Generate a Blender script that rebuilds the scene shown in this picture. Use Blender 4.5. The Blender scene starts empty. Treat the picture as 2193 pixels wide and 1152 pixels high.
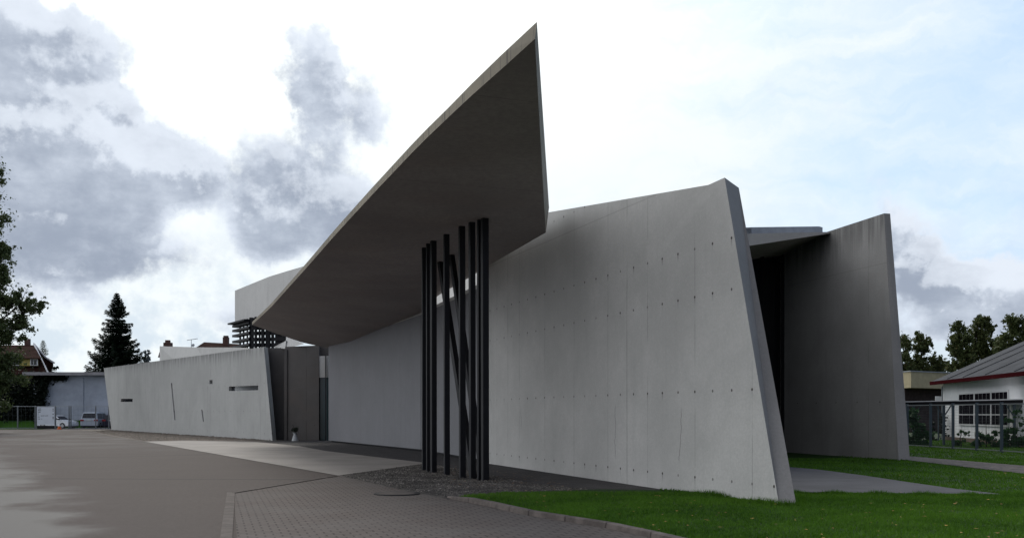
import bpy, math, random
import numpy as np
from mathutils import Vector, Matrix
random.seed(7); rng = np.random.default_rng(7)
scene = bpy.context.scene
col = scene.collection
F = 2100.0; CXP = 1096.5; HY = 885.0; CAMZ = 1.6
# ------------------------------------------------------------ camera
cam = bpy.data.cameras.new("camera"); cam.sensor_width = 36.0
cam.lens = F / 2193.0 * 36.0
cam.shift_y = (HY - 576.0) / 2193.0
cam.clip_start = 0.1; cam.clip_end = 3000
camo = bpy.data.objects.new("camera", cam); col.objects.link(camo)
camo.location = (0, 0, CAMZ); camo.rotation_euler = (math.radians(90), 0, 0)
scene.camera = camo
scene.view_settings.view_transform = 'Standard'
scene.view_settings.look = 'None'
scene.view_settings.exposure = 0.85
scene.view_settings.gamma = 1.0
# ------------------------------------------------------------ node helper
class NT:
    def __init__(s, tree): s.t = tree; s.n = tree.nodes; s.l = tree.links
    def new(s, typ, **kw):
        nd = s.n.new(typ)
        for k, v in kw.items(): setattr(nd, k, v)
        return nd
    def inp(s, nd, i, v):
        if v is None: return
        if hasattr(v, 'is_output') or isinstance(v, bpy.types.NodeSocket): s.l.new(v, nd.inputs[i])
        else: nd.inputs[i].default_value = v
    def m(s, op, a, b=None, c=None, clamp=False):
        nd = s.new('ShaderNodeMath', operation=op); nd.use_clamp = clamp
        s.inp(nd, 0, a); s.inp(nd, 1, b); s.inp(nd, 2, c)
        return nd.outputs[0]
    def vm(s, op, a, b=None):
        nd = s.new('ShaderNodeVectorMath', operation=op)
        s.inp(nd, 0, a); s.inp(nd, 1, b)
        return nd.outputs['Value'] if op in ('DOT_PRODUCT', 'LENGTH', 'DISTANCE') else nd.outputs[0]
    def xyz(s, x, y, z):
        nd = s.new('ShaderNodeCombineXYZ'); s.inp(nd, 0, x); s.inp(nd, 1, y); s.inp(nd, 2, z); return nd.outputs[0]
    def sep(s, v):
        nd = s.new('ShaderNodeSeparateXYZ'); s.l.new(v, nd.inputs[0]); return nd.outputs
    def noise(s, v, scale, detail=4, rough=.55, dist=0.0, col=False):
        nd = s.new('ShaderNodeTexNoise')
        s.l.new(v, nd.inputs['Vector']); nd.inputs['Scale'].default_value = scale
        nd.inputs['Detail'].default_value = detail; nd.inputs['Roughness'].default_value = rough
        nd.inputs['Distortion'].default_value = dist
        return nd.outputs['Color' if col else 'Fac']
    def ramp(s, v, a, b, lo=0.0, hi=1.0, smooth=True):
        nd = s.new('ShaderNodeMapRange'); nd.interpolation_type = 'SMOOTHSTEP' if smooth else 'LINEAR'
        s.inp(nd, 0, v); s.inp(nd, 1, a); s.inp(nd, 2, b); s.inp(nd, 3, lo); s.inp(nd, 4, hi)
        return nd.outputs[0]
    def mix(s, f, a, b, mode='MIX'):
        nd = s.new('ShaderNodeMix', data_type='RGBA', blend_type=mode)
        s.inp(nd, 0, f)
        s.inp(nd, 6, a if not isinstance(a, tuple) else (*a[:3], 1)); s.inp(nd, 7, b if not isinstance(b, tuple) else (*b[:3], 1))
        return nd.outputs[2]
# ------------------------------------------------------------ sun + sky
SUN_EL = math.radians(44); SUN_AZ = math.radians(-14)      # azimuth from +Y, negative to the left
sd = Vector((math.sin(SUN_AZ) * math.cos(SUN_EL), math.cos(SUN_AZ) * math.cos(SUN_EL), math.sin(SUN_EL)))
sun = bpy.data.lights.new("sun", 'SUN'); sun.energy = 0.9; sun.angle = math.radians(22); sun.color = (1.0, .95, .87)
suno = bpy.data.objects.new("sun", sun); col.objects.link(suno)
suno.rotation_euler = sd.to_track_quat('Z', 'Y').to_euler()
world = bpy.data.worlds.new("World"); scene.world = world; world.use_nodes = True
w = NT(world.node_tree); w.n.clear()
def azel(x, y):
    a = math.atan((x - CXP) / F); e = math.atan((HY - y) / F * math.cos(a)); return a * 2100, e * 2100
tc = w.new('ShaderNodeTexCoord'); D = tc.outputs['Generated']
dx, dy, dz = w.sep(D)
az = w.m('MULTIPLY', w.m('ARCTAN2', dx, dy), 2100.0)
el = w.m('MULTIPLY', w.m('ARCSINE', dz), 2100.0)
P = w.xyz(az, el, 0.0)
clouds = [(50,210,190,175,1.1),(130,160,90,110,.6),(230,330,190,125,1.0),(90,350,240,100,.9),(350,370,110,90,.9),(200,520,200,70,1.0),(30,500,110,60,.7),(90,590,160,40,.45),
          (640,420,165,120,1.05),(720,440,90,70,.6),(560,500,90,80,.6),(660,145,75,110,.75),(745,225,110,85,.65),(830,250,60,60,.3),
          (265,90,60,45,.45),(40,30,120,30,.3),(560,650,120,50,.45),(120,640,110,35,.3),(400,690,120,30,.25),
          (1900,420,50,70,.4),(1935,500,60,60,.75),(2000,575,90,60,.95),(2110,640,120,70,.95),(1960,640,110,80,.7),(2190,600,110,60,.6),(2070,720,160,50,.4)]
awayf = w.ramp(w.m('ABSOLUTE', az), 1300.0, 2400.0)
away = w.m('MULTIPLY', awayf, .42)
wob = w.vm('MULTIPLY', w.vm('SUBTRACT', w.noise(P, .006, 6, .62, col=True), (.5, .5, .5)), (190.0, 150.0, 0))
def density(P, det):
    wb = w.vm('MULTIPLY', w.vm('SUBTRACT', w.noise(P, .006, det, .62, col=True), (.5, .5, .5)), (190.0, 150.0, 0))
    ax, ay, _ = w.sep(w.vm('ADD', P, wb)); S = None
    for (x, y, rx, ry, wt) in clouds:
        a0, e0 = azel(x, y)
        qx = w.m('DIVIDE', w.m('SUBTRACT', ax, a0), rx * 1.25); qy = w.m('DIVIDE', w.m('SUBTRACT', ay, e0), ry * 1.25)
        d2 = w.m('ADD', w.m('MULTIPLY', qx, qx), w.m('MULTIPLY', qy, qy))
        v = w.m('MULTIPLY', w.m('SUBTRACT', 1.0, d2, clamp=True), wt)
        S = v if S is None else w.m('ADD', S, v)
    fb = w.m('ADD', w.m('MULTIPLY', w.noise(P, .0085, det + 2, .62), .6), w.m('MULTIPLY', w.noise(P, .021, det + 1, .62), .4))
    return w.m('ADD', w.m('ADD', S, away), w.m('MULTIPLY', w.m('SUBTRACT', fb, .5), 1.9))
fbl = w.noise(w.vm('MULTIPLY', P, (.7, 1.4, 1)), .004, 6, .6)
dens = density(P, 7)
dens_up = density(w.vm('ADD', P, (9.0, 30.0, 0.0)), 5)
lit = w.ramp(w.m('SUBTRACT', dens, dens_up), .0, .50)
mask = w.ramp(dens, .12, .72)
fin = w.noise(P, .013, 8, .6)
core = w.ramp(w.m('ADD', w.m('SUBTRACT', w.m('MULTIPLY', w.m('MINIMUM', dens, 1.1), .55), w.m('MULTIPLY', lit, .35)), w.m('ADD', w.m('MULTIPLY', w.m('SUBTRACT', fbl, .5), 2.0), w.m('MULTIPLY', w.m('SUBTRACT', fin, .5), .7))), -.1, .95)
grey = w.mix(core, (.43, .47, .53), (.195, .225, .28))
grey = w.mix(w.m('MULTIPLY', lit, .30), grey, (.49, .52, .56))
# bright veil, bluer toward the upper right and low between the clouds
st = w.noise(w.vm('MULTIPLY', w.vm('ADD', P, wob), (.45, 1.5, 1)), .0045, 7, .6)
bl = w.ramp(w.m('ADD', w.m('MULTIPLY', az, 1 / 900.0), w.m('MULTIPLY', w.m('SUBTRACT', st, .5), 3.0)), .05, 1.75)
low = w.ramp(el, 560.0, 60.0)
lowb = w.m('MULTIPLY', low, w.ramp(w.noise(P, .011, 7, .6), .40, .62))
veil = w.mix(w.m('MULTIPLY', bl, .95), (.53, .562, .572), (.31, .432, .605))
veil = w.mix(w.m('MULTIPLY', lowb, .75), veil, (.34, .405, .47))
glow = w.ramp(w.vm('DOT_PRODUCT', D, tuple(sd)), .80, 1.0)
veil = w.mix(glow, veil, w.mix(1.0, veil, (1.5, 1.45, 1.35), 'MULTIPLY'))
sky = w.mix(mask, veil, grey)
leftf = w.ramp(dx, -.25, -.85)
sky = w.mix(awayf, sky, w.mix(1.0, sky, w.mix(leftf, (.56, .54, .56), (1.85, 1.79, 1.76)), 'MULTIPLY'))
nis = w.new('ShaderNodeTexSky', sky_type='NISHITA'); nis.sun_disc = False
nis.sun_elevation = SUN_EL; nis.sun_rotation = SUN_AZ; nis.air_density = 1.0; nis.dust_density = 2.0
b1 = w.new('ShaderNodeBackground'); w.l.new(nis.outputs[0], b1.inputs[0]); b1.inputs[1].default_value = .08
b2 = w.new('ShaderNodeBackground'); w.l.new(sky, b2.inputs[0]); b2.inputs[1].default_value = 1.0
cover = w.m('SUBTRACT', 1.0, w.m('MULTIPLY', bl, w.m('MULTIPLY', w.m('SUBTRACT', 1.0, mask), .25)))
mxs = w.new('ShaderNodeMixShader'); w.l.new(cover, mxs.inputs[0]); w.l.new(b1.outputs[0], mxs.inputs[1]); w.l.new(b2.outputs[0], mxs.inputs[2])
wo = w.new('ShaderNodeOutputWorld'); w.l.new(mxs.outputs[0], wo.inputs[0])
# ------------------------------------------------------------ helpers
def P3(x, y, Y): return Vector(((x - CXP) / F * Y, Y, CAMZ + (HY - y) / F * Y))
def G(x, y, z=0.0):
    Y = (CAMZ - z) * F / (y - HY); return Vector(((x - CXP) / F * Y, Y, z))
def G2(x, y): g = G(x, y); return (g.x, g.y)
WM = {}
def tag(o, label=None, cat=None, group=None, kind=None):
    if label: o['label'] = label
    if cat: o['category'] = cat
    if group: o['group'] = group
    if kind: o['kind'] = kind
    return o
def empty(name, loc, rz=0.0, label=None, cat=None, group=None):
    o = bpy.data.objects.new(name, None); col.objects.link(o); o.empty_display_size = .3
    o.location = loc; o.rotation_euler = (0, 0, rz)
    WM[o.name] = Matrix.Translation(Vector(loc)) @ Matrix.Rotation(rz, 4, 'Z')
    return tag(o, label, cat, group)
class MB:
    def __init__(s): s.v = []; s.f = []
    def poly(s, pts):
        i = len(s.v); s.v += [tuple(p) for p in pts]; s.f.append(tuple(range(i, i + len(pts)))); return s
    def prism(s, a, b):
        """closed solid between two polygons of equal vertex count"""
        n = len(a); i = len(s.v); s.v += [tuple(p) for p in a] + [tuple(p) for p in b]
        s.f.append(tuple(range(i + n - 1, i - 1, -1))); s.f.append(tuple(range(i + n, i + 2 * n)))
        for k in range(n): k2 = (k + 1) % n; s.f.append((i + k, i + k2, i + n + k2, i + n + k))
        return s
    def box(s, c, d, rz=0.0, M=None):
        hx, hy, hz = d[0] / 2, d[1] / 2, d[2] / 2
        R = Matrix.Translation(Vector(c)) @ Matrix.Rotation(rz, 4, 'Z') if M is None else M
        q = lambda z: [R @ Vector(p) for p in ((-hx, -hy, z), (hx, -hy, z), (hx, hy, z), (-hx, hy, z))]
        return s.prism(q(-hz), q(hz))
    def beam(s, p, q, wd, dp=None, rot=0.0):
        p = Vector(p); q = Vector(q); dp = dp or wd; d = q - p
        R = d.to_track_quat('Z', 'X').to_matrix().to_4x4() @ Matrix.Rotation(rot, 4, 'Z')
        return s.box(None, (wd, dp, d.length), M=Matrix.Translation((p + q) / 2) @ R)
    def cone(s, p, q, r1, r2, n=8):
        p = Vector(p); q = Vector(q); R = (q - p).to_track_quat('Z', 'X').to_matrix()
        ring = lambda c, r: [c + R @ Vector((math.cos(2 * math.pi * k / n) * r, math.sin(2 * math.pi * k / n) * r, 0)) for k in range(n)]
        return s.prism(ring(p, r1), ring(q, max(r2, 1e-4)))
    def build(s, name, mat, parent=None, world=True, bevel=0, smooth=False):
        me = bpy.data.meshes.new(name)
        vs = s.v
        if parent is not None and world:
            inv = WM[parent.name].inverted(); vs = [tuple(inv @ Vector(v)) for v in vs]
        me.from_pydata([tuple(v) for v in vs], [], s.f); me.update()
        import bmesh
        if len(s.f) < 20000:
            bm = bmesh.new(); bm.from_mesh(me); bmesh.ops.recalc_face_normals(bm, faces=bm.faces)
            if bevel: bmesh.ops.bevel(bm, geom=list(bm.edges), offset=bevel, segments=1, affect='EDGES')
            bm.to_mesh(me); bm.free()
        if smooth: me.shade_smooth()
        me.materials.append(mat)
        o = bpy.data.objects.new(name, me); col.objects.link(o)
        if parent is not None: o.parent = parent; WM[o.name] = WM[parent.name]
        else: WM[o.name] = Matrix.Identity(4)
        return o
def npmesh(name, V, Fc, mat, parent=None, world=True):
    """big quad/tri mesh from numpy arrays"""
    V = np.asarray(V, dtype=np.float64)
    if parent is not None and world:
        inv = np.array(WM[parent.name].inverted()); V = V @ inv[:3, :3].T + inv[:3, 3]
    me = bpy.data.meshes.new(name); n, k = Fc.shape
    me.vertices.add(len(V)); me.vertices.foreach_set('co', V.astype(np.float32).ravel())
    me.loops.add(n * k); me.loops.foreach_set('vertex_index', Fc.astype(np.int32).ravel())
    me.polygons.add(n); me.polygons.foreach_set('loop_start', np.arange(0, n * k, k, dtype=np.int32))
    me.update(calc_edges=True); me.materials.append(mat)
    o = bpy.data.objects.new(name, me); col.objects.link(o)
    if parent is not None: o.parent = parent; WM[o.name] = WM[parent.name]
    return o
# ------------------------------------------------------------ materials
def mat(name, color, rough=.8, metal=0.0, spec=.25, var=0.0, scale=3.0, bump=0.0, bscale=60.0, col2=None):
    m = bpy.data.materials.new(name); m.use_nodes = True; t = NT(m.node_tree)
    b = m.node_tree.nodes['Principled BSDF']; b.inputs['Base Color'].default_value = (*color, 1)
    b.inputs['Roughness'].default_value = rough; b.inputs['Metallic'].default_value = metal
    b.inputs['Specular IOR Level'].default_value = spec
    g = t.new('ShaderNodeNewGeometry').outputs['Position']
    if var or col2:
        n = t.noise(g, scale, 5, .6)
        c2 = col2 or tuple(c * (1 - var) for c in color); c1 = color if col2 else tuple(c * (1 + var) for c in color)
        t.l.new(t.mix(t.ramp(n, .3, .7), c1, c2), b.inputs['Base Color'])
    if bump:
        bn = t.new('ShaderNodeBump'); bn.inputs['Strength'].default_value = bump; bn.inputs['Distance'].default_value = .02
        t.l.new(t.noise(g, bscale, 3), bn.inputs['Height']); t.l.new(bn.outputs[0], b.inputs['Normal'])
    return m
def concrete(name, d=(1, 0), base=(.30, .29, .285), rows=(), pitch=.62, u0=0.0, joints=None, grooves=(), top=None, topdrip=.5, streak=.35, stain=.3, warm=.0, rough=.75, grain=0.0, cracks=()):
    """board-smooth cast concrete: blotches, run-off streaks, panel joints and rusty tie holes"""
    m = bpy.data.materials.new(name); m.use_nodes = True; t = NT(m.node_tree)
    b = m.node_tree.nodes['Principled BSDF']; b.inputs['Roughness'].default_value = rough
    g = t.new('ShaderNodeNewGeometry').outputs['Position']
    L = math.hypot(*d); dd = (d[0] / L, d[1] / L, 0)
    u = t.m('SUBTRACT', t.vm('DOT_PRODUCT', g, dd), u0); X, Y, Z = t.sep(g)
    c = t.mix(t.ramp(t.noise(g, .35, 6, .6), .3, .72), base, tuple(x * (1 - stain) for x in base))
    c = t.mix(t.ramp(t.noise(g, 2.2, 6, .65), .35, .8, 0, .35), c, tuple(x * (.7) for x in base))
    if warm: c = t.mix(t.m('MULTIPLY', t.ramp(t.noise(g, .6, 4), .45, .7), warm), c, (base[0] * 1.05, base[1] * .86, base[2] * .72))
    # vertical run-off streaks
    sv = t.xyz(t.m('MULTIPLY', u, 3.2), t.m('MULTIPLY', Z, .16), 0.0)
    s1 = t.ramp(t.noise(sv, 1.0, 5, .65), .50, .72)
    if top is not None:
        # top: (u_a, z_a, slope) line of the coping; streaks fade below it
        ztop = t.m('ADD', t.m('MULTIPLY', u, top[1]), top[0])
        below = t.m('SUBTRACT', ztop, Z)
        ln = t.noise(t.xyz(t.m('MULTIPLY', u, 2.6), 0.0, 7.0), 1.0, 4, .7)
        fade = t.m('SUBTRACT', 1.0, t.ramp(below, 0.05, t.ramp(ln, .3, .75, .15, 2.4, False)), clamp=True)
        sl = t.ramp(t.noise(t.xyz(t.m('MULTIPLY', u, 4.5), t.m('MULTIPLY', Z, .1), 3.0), 1.0, 3, .6), .34, .56)
        c = t.mix(t.m('MULTIPLY', t.m('MULTIPLY', fade, sl), topdrip), c, tuple(x * .20 for x in base))
    c = t.mix(t.m('MULTIPLY', s1, streak), c, tuple(x * .62 for x in base))
    fine = t.noise(g, 55.0, 3, .6)
    c = t.mix(t.ramp(fine, .3, .7, 0, .22), c, tuple(x * .72 for x in base))
    c = t.mix(t.ramp(t.noise(g, 17.0, 4, .8), .40, .62, 0, .26), c, tuple(x * .60 for x in base))
    c = t.mix(t.ramp(t.noise(g, 31.0, 2, .6), .60, .72, 0, .22), c, tuple(min(1, x * 1.35) for x in base))
    if grain: c = t.mix(t.m('MULTIPLY', t.ramp(t.noise(t.vm('MULTIPLY', g, (1, 1, .3)), 9.0, 5, .75), .40, .62), grain), c, tuple(x * .55 for x in base))
    dark = None
    jl = t.m('ADD', u, t.m('MULTIPLY', t.noise(t.xyz(0.0, 0.0, Z), 2.0, 3), .012))
    if joints:
        for jp, wd, st in joints:
            fr = t.m('ABSOLUTE', t.m('SUBTRACT', t.m('FRACT', t.m('DIVIDE', jl, jp)), .5))
            k = t.m('MULTIPLY', t.ramp(t.m('MULTIPLY', fr, jp), wd, 0.0), t.m('MULTIPLY', t.ramp(t.noise(t.xyz(t.m('FLOOR', t.m('DIVIDE', jl, jp)), 0.0, t.m('MULTIPLY', Z, .5)), 1.7, 3), .35, .6), st))
            dark = k if dark is None else t.m('MAXIMUM', dark, k)
    for gz in grooves:
        k = t.m('MULTIPLY', t.ramp(t.m('ABSOLUTE', t.m('SUBTRACT', Z, gz)), .02, 0.0), .25)
        dark = k if dark is None else t.m('MAXIMUM', dark, k)
    for (ca, cz0, cz1, sl_) in cracks:
        wig = t.m('MULTIPLY', t.m('SUBTRACT', t.noise(t.xyz(ca, 0.0, Z), 2.5, 5, .7), .5), .22)
        q_ = t.m('ABSOLUTE', t.m('SUBTRACT', t.m('SUBTRACT', u, t.m('ADD', ca, t.m('MULTIPLY', Z, sl_))), wig))
        k = t.m('MULTIPLY', t.m('MULTIPLY', t.ramp(q_, .02, .004), .5), t.m('MULTIPLY', t.ramp(Z, cz0, cz0 + .15), t.ramp(Z, cz1, cz1 - .25)))
        dark = k if dark is None else t.m('MAXIMUM', dark, k)
    if rows:
        cell = t.m('DIVIDE', u, pitch)
        fu = t.m('MULTIPLY', t.m('SUBTRACT', t.m('FRACT', cell), .5), pitch)
        wn = t.new('ShaderNodeTexWhiteNoise', noise_dimensions='2D'); t.l.new(t.xyz(t.m('FLOOR', cell), t.m('FLOOR', Z), 0.0), wn.inputs['Vector'])
        rnd = wn.outputs['Value']
        for rz in rows:
            dz_ = t.m('SUBTRACT', Z, rz)
            r = t.m('SQRT', t.m('ADD', t.m('MULTIPLY', fu, fu), t.m('MULTIPLY', dz_, dz_)))
            hole = t.m('MULTIPLY', t.ramp(r, .036, .02), t.ramp(rnd, 0.0, .7, .45, 1.0, False))
            # short rust run under the hole
            run = t.m('MULTIPLY', t.ramp(t.m('ABSOLUTE', fu), .035, .005), t.m('MULTIPLY', t.ramp(dz_, -.20, -.02), t.ramp(dz_, .03, -.0)))
            run = t.m('MULTIPLY', run, t.m('MULTIPLY', t.m('POWER', rnd, 3.0), .55))
            k = t.m('MAXIMUM', hole, run)
            dark = k if dark is None else t.m('MAXIMUM', dark, k)
    if dark is not None: c = t.mix(dark, c, (.035, .028, .024))
    t.l.new(c, b.inputs['Base Color'])
    bn = t.new('ShaderNodeBump'); bn.inputs['Strength'].default_value = .25; bn.inputs['Distance'].default_value = .01
    t.l.new(t.m('ADD', fine, t.m('MULTIPLY', t.noise(g, 7.0, 4), 1.5)), bn.inputs['Height']); t.l.new(bn.outputs[0], b.inputs['Normal'])
    return m
def foliage(name, c1, c2, rough=.6, sc=1.2, c3=None):
    m = bpy.data.materials.new(name); m.use_nodes = True; t = NT(m.node_tree)
    b = m.node_tree.nodes['Principled BSDF']; b.inputs['Roughness'].default_value = rough
    b.inputs['Specular IOR Level'].default_value = .25
    g = t.new('ShaderNodeNewGeometry').outputs['Position']
    c = t.mix(t.ramp(t.noise(g, sc, 3), .35, .65), c1, c2)
    if c3: c = t.mix(t.ramp(t.noise(g, 4.5, 2), .60, .70), c, c3)
    c = t.mix(t.ramp(t.noise(g, 14.0, 2), .35, .65, 0, .5), c, tuple(x * 1.7 for x in c2))
    t.l.new(c, b.inputs['Base Color'])
    tr = t.new('ShaderNodeBsdfTranslucent'); t.l.new(c, tr.inputs[0])
    mx = t.new('ShaderNodeMixShader'); mx.inputs[0].default_value = .3
    out = [n for n in t.n if n.type == 'OUTPUT_MATERIAL'][0]
    t.l.new(b.outputs[0], mx.inputs[1]); t.l.new(tr.outputs[0], mx.inputs[2]); t.l.new(mx.outputs[0], out.inputs[0])
    return m
dW1 = Vector((-.37, 1.0)).normalized()
M = {}
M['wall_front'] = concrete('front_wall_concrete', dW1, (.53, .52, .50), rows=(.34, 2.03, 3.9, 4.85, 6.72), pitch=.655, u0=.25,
                      joints=[(1.965, .014, .55), (7.86, .02, .7)], cracks=[(20.24, .5, 1.9, 0.0), (17.35, .55, 1.8, -.07), (26.3, 1.1, 1.9, .05)], grooves=(6.26,), streak=.22, stain=.30)
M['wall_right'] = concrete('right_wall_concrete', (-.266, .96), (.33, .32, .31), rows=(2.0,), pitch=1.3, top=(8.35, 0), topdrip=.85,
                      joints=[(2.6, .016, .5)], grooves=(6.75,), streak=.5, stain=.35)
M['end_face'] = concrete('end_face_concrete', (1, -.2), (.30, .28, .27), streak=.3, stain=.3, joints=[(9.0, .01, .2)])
M['canopy_under'] = concrete('canopy_soffit_concrete', dW1, (.40, .36, .35), streak=.10, stain=.30, grain=.5, joints=[(5.4, .02, .5)], warm=.2)
M['fascia'] = concrete('canopy_fascia_concrete', dW1, (.30, .26, .19), streak=.9, stain=.5, joints=[(.9, .05, .8), (.37, .03, .6)])
dW3 = Vector((-.671, 1.0)).normalized()
M['wall_low'] = concrete('low_wall_concrete', dW3, (.42, .42, .405), rows=(.42, 1.75, 3.4), pitch=1.25, joints=[(5.0, .03, .5), (2.5, .02, .3)],
                     top=(5.26, .0104), topdrip=.85, streak=.4, stain=.2)
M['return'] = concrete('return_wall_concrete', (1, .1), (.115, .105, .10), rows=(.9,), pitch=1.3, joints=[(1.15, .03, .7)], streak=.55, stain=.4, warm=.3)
M['light'] = concrete('pale_concrete', (.6, -1), (.60, .59, .57), streak=.3, stain=.14, joints=[(2.4, .02, .25)])
M['roofslab'] = concrete('roof_fascia_concrete', (1, -1), (.44, .405, .37), streak=.45, stain=.3)
M['zinc'] = mat('zinc', (.28, .29, .31), .45, .6, var=.1)
M['black'] = mat('black_steel', (.007, .007, .010), .6, .0, spec=.25, var=.2, scale=6)
M['dark'] = mat('dark_glazing', (.012, .012, .014), .25)
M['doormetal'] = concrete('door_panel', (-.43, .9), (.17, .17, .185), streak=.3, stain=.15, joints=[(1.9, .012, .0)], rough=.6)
M['teal'] = mat('teal_glass', (.03, .055, .06), .12, spec=.6)
M['glass'] = mat('window_glass', (.02, .022, .03), .12, spec=.35)
M['glassd'] = mat('dim_window_glass', (.012, .010, .014), .9, spec=.0)
M['white'] = mat('white_paint', (.75, .75, .76), .6, var=.05)
# yard asphalt with wet patches -------------------------------------------------
def asphalt():
    m = bpy.data.materials.new('yard_asphalt'); m.use_nodes = True; t = NT(m.node_tree)
    b = m.node_tree.nodes['Principled BSDF']
    g = t.new('ShaderNodeNewGeometry').outputs['Position']; X, Y, Z = t.sep(g)
    n = t.noise(g, .45, 6, .6); f = t.noise(g, 70.0, 3, .7); st = t.noise(t.vm('MULTIPLY', g, (1.0, .45, 1)), .9, 7, .68)
    # boundary of the wet corner, left of a line from (-4.9,12) to (-15,29)
    e = t.m('ADD', t.m('ADD', X, t.m('MULTIPLY', Y, .56)), -1.9)
    e = t.m('ADD', e, t.m('ADD', t.m('MULTIPLY', t.m('SUBTRACT', st, .5), 1.8), t.m('MULTIPLY', t.m('SUBTRACT', t.noise(g, .5, 4), .5), 4.0)))
    wet = t.ramp(e, .5, -1.0)
    far = t.m('MULTIPLY', t.ramp(Y, 34.0, 60.0), t.ramp(t.noise(g, .28, 5, .6), .46, .60, .05, .8))
    wet2 = t.m('MULTIPLY', t.m('MAXIMUM', t.m('MULTIPLY', wet, t.ramp(Y, 36.0, 24.0, .35, .8)), t.m('MULTIPLY', far, .55), clamp=True), .85)
    dry = t.mix(t.ramp(n, .3, .7), (.100, .081, .074), (.090, .073, .067))
    dry = t.mix(t.ramp(f, .3, .75, 0, .4), dry, (.04, .034, .032)); dry = t.mix(t.ramp(t.noise(g, 24.0, 3, .8), .42, .60, 0, .35), dry, (.045, .037, .034)); dry = t.mix(t.ramp(t.noise(g, 38.0, 2, .7), .60, .70, 0, .3), dry, (.17, .15, .14))
    dry = t.mix(t.ramp(f, .62, .8, 0, .35), dry, (.3, .28, .26))
    dry = t.mix(t.ramp(t.noise(g, 9.0, 5, .75), .42, .6, 0, .30), dry, (.045, .036, .033))
    edge = t.m('MULTIPLY', t.ramp(t.m('ABSOLUTE', t.m('ADD', e, -.2)), .9, .1), .45)
    dry = t.mix(edge, dry, (.075, .06, .056))
    c = t.mix(wet2, dry, (.058, .057, .059))
    # dark seams laid across the yard and a few tar stains
    for (px, py, nx, ny) in ((-17.5, 33.6, -.685, .80), (-21.8, 47.3, -.45, 1.0), (-9.0, 24.0, .05, 1.0)):
        L = math.hypot(nx, ny)
        q = t.m('ABSOLUTE', t.m('ADD', t.vm('DOT_PRODUCT', g, (nx / L, ny / L, 0)), -(px * nx + py * ny) / L))
        c = t.mix(t.m('MULTIPLY', t.ramp(q, .20, .05), .8), c, (.045, .04, .038))
    c = t.mix(t.ramp(t.noise(t.vm('MULTIPLY', g, (1.2, .5, 1)), .8, 6, .75), .58, .70, 0, .55), c, (.08, .066, .062))
    t.l.new(c, b.inputs['Base Color'])
    t.l.new(t.m('ADD', t.m('MULTIPLY', t.m('SUBTRACT', 1.0, wet2), .32), .50), b.inputs['Roughness'])
    t.l.new(t.m('ADD', t.m('MULTIPLY', wet2, .06), .15), b.inputs['Specular IOR Level'])
    bn = t.new('ShaderNodeBump'); bn.inputs['Distance'].default_value = .006
    t.l.new(t.m('SUBTRACT', 1.0, t.m('MULTIPLY', wet2, .85)), bn.inputs['Strength']); t.l.new(f, bn.inputs['Height']); t.l.new(bn.outputs[0], b.inputs['Normal'])
    return m
M['asphalt'] = asphalt()
def paving():
    m = bpy.data.materials.new('block_paving'); m.use_nodes = True; t = NT(m.node_tree)
    b = m.node_tree.nodes['Principled BSDF']; b.inputs['Roughness'].default_value = .9; b.inputs['Specular IOR Level'].default_value = .2
    g = t.new('ShaderNodeNewGeometry').outputs['Position']
    br = t.new('ShaderNodeTexBrick'); mp = t.new('ShaderNodeMapping'); mp.inputs['Rotation'].default_value = (0, 0, math.radians(-17))
    t.l.new(g, mp.inputs['Vector']); t.l.new(mp.outputs[0], br.inputs['Vector'])
    br.inputs['Scale'].default_value = 1.0; br.inputs['Brick Width'].default_value = .22; br.inputs['Row Height'].default_value = .165
    br.inputs['Mortar Size'].default_value = .014; br.inputs['Mortar Smooth'].default_value = .3
    br.inputs['Color1'].default_value = (.128, .105, .096, 1); br.inputs['Color2'].default_value = (.108, .090, .082, 1); br.inputs['Mortar'].default_value = (.04, .032, .028, 1)
    c = t.mix(t.ramp(t.noise(g, .7, 5, .6), .35, .7, 0, .5), br.outputs['Color'], (.13, .118, .112))
    f = t.noise(g, 80.0, 3, .7)
    c = t.mix(t.ramp(f, .3, .75, 0, .35), c, (.08, .07, .066))
    t.l.new(c, b.inputs['Base Color'])
    bn = t.new('ShaderNodeBump'); bn.inputs['Strength'].default_value = .9; bn.inputs['Distance'].default_value = .008
    t.l.new(t.m('ADD', t.m('MULTIPLY', br.outputs['Fac'], -1.0), t.m('MULTIPLY', f, .5)), bn.inputs['Height']); t.l.new(bn.outputs[0], b.inputs['Normal'])
    return m
M['paving'] = paving()
def gravel_mat(name, c1, c2, sc=28.0):
    m = bpy.data.materials.new(name); m.use_nodes = True; t = NT(m.node_tree)
    b = m.node_tree.nodes['Principled BSDF']; b.inputs['Roughness'].default_value = .9
    g = t.new('ShaderNodeNewGeometry').outputs['Position']
    vo = t.new('ShaderNodeTexVoronoi'); vo.inputs['Scale'].default_value = sc; t.l.new(g, vo.inputs['Vector'])
    r = t.sep(vo.outputs['Color'])[0]
    c = t.mix(r, c1, c2); c = t.mix(t.ramp(vo.outputs['Distance'], .35, .7, 0, .8), c, (.02, .018, .016))
    c = t.mix(t.ramp(t.noise(g, 1.1, 5), .42, .62, 0, .7), c, tuple(x * .55 for x in c1))
    t.l.new(c, b.inputs['Base Color'])
    bn = t.new('ShaderNodeBump'); bn.inputs['Strength'].default_value = 1.0; bn.inputs['Distance'].default_value = .02; bn.invert = True
    t.l.new(vo.outputs['Distance'], bn.inputs['Height']); t.l.new(bn.outputs[0], b.inputs['Normal'])
    return m
M['gravel'] = gravel_mat('dark_gravel', (.045, .038, .034), (.17, .145, .13), 15.0)
M['bank'] = gravel_mat('brown_gravel', (.15, .12, .095), (.24, .2, .17), 18.0)
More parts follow.
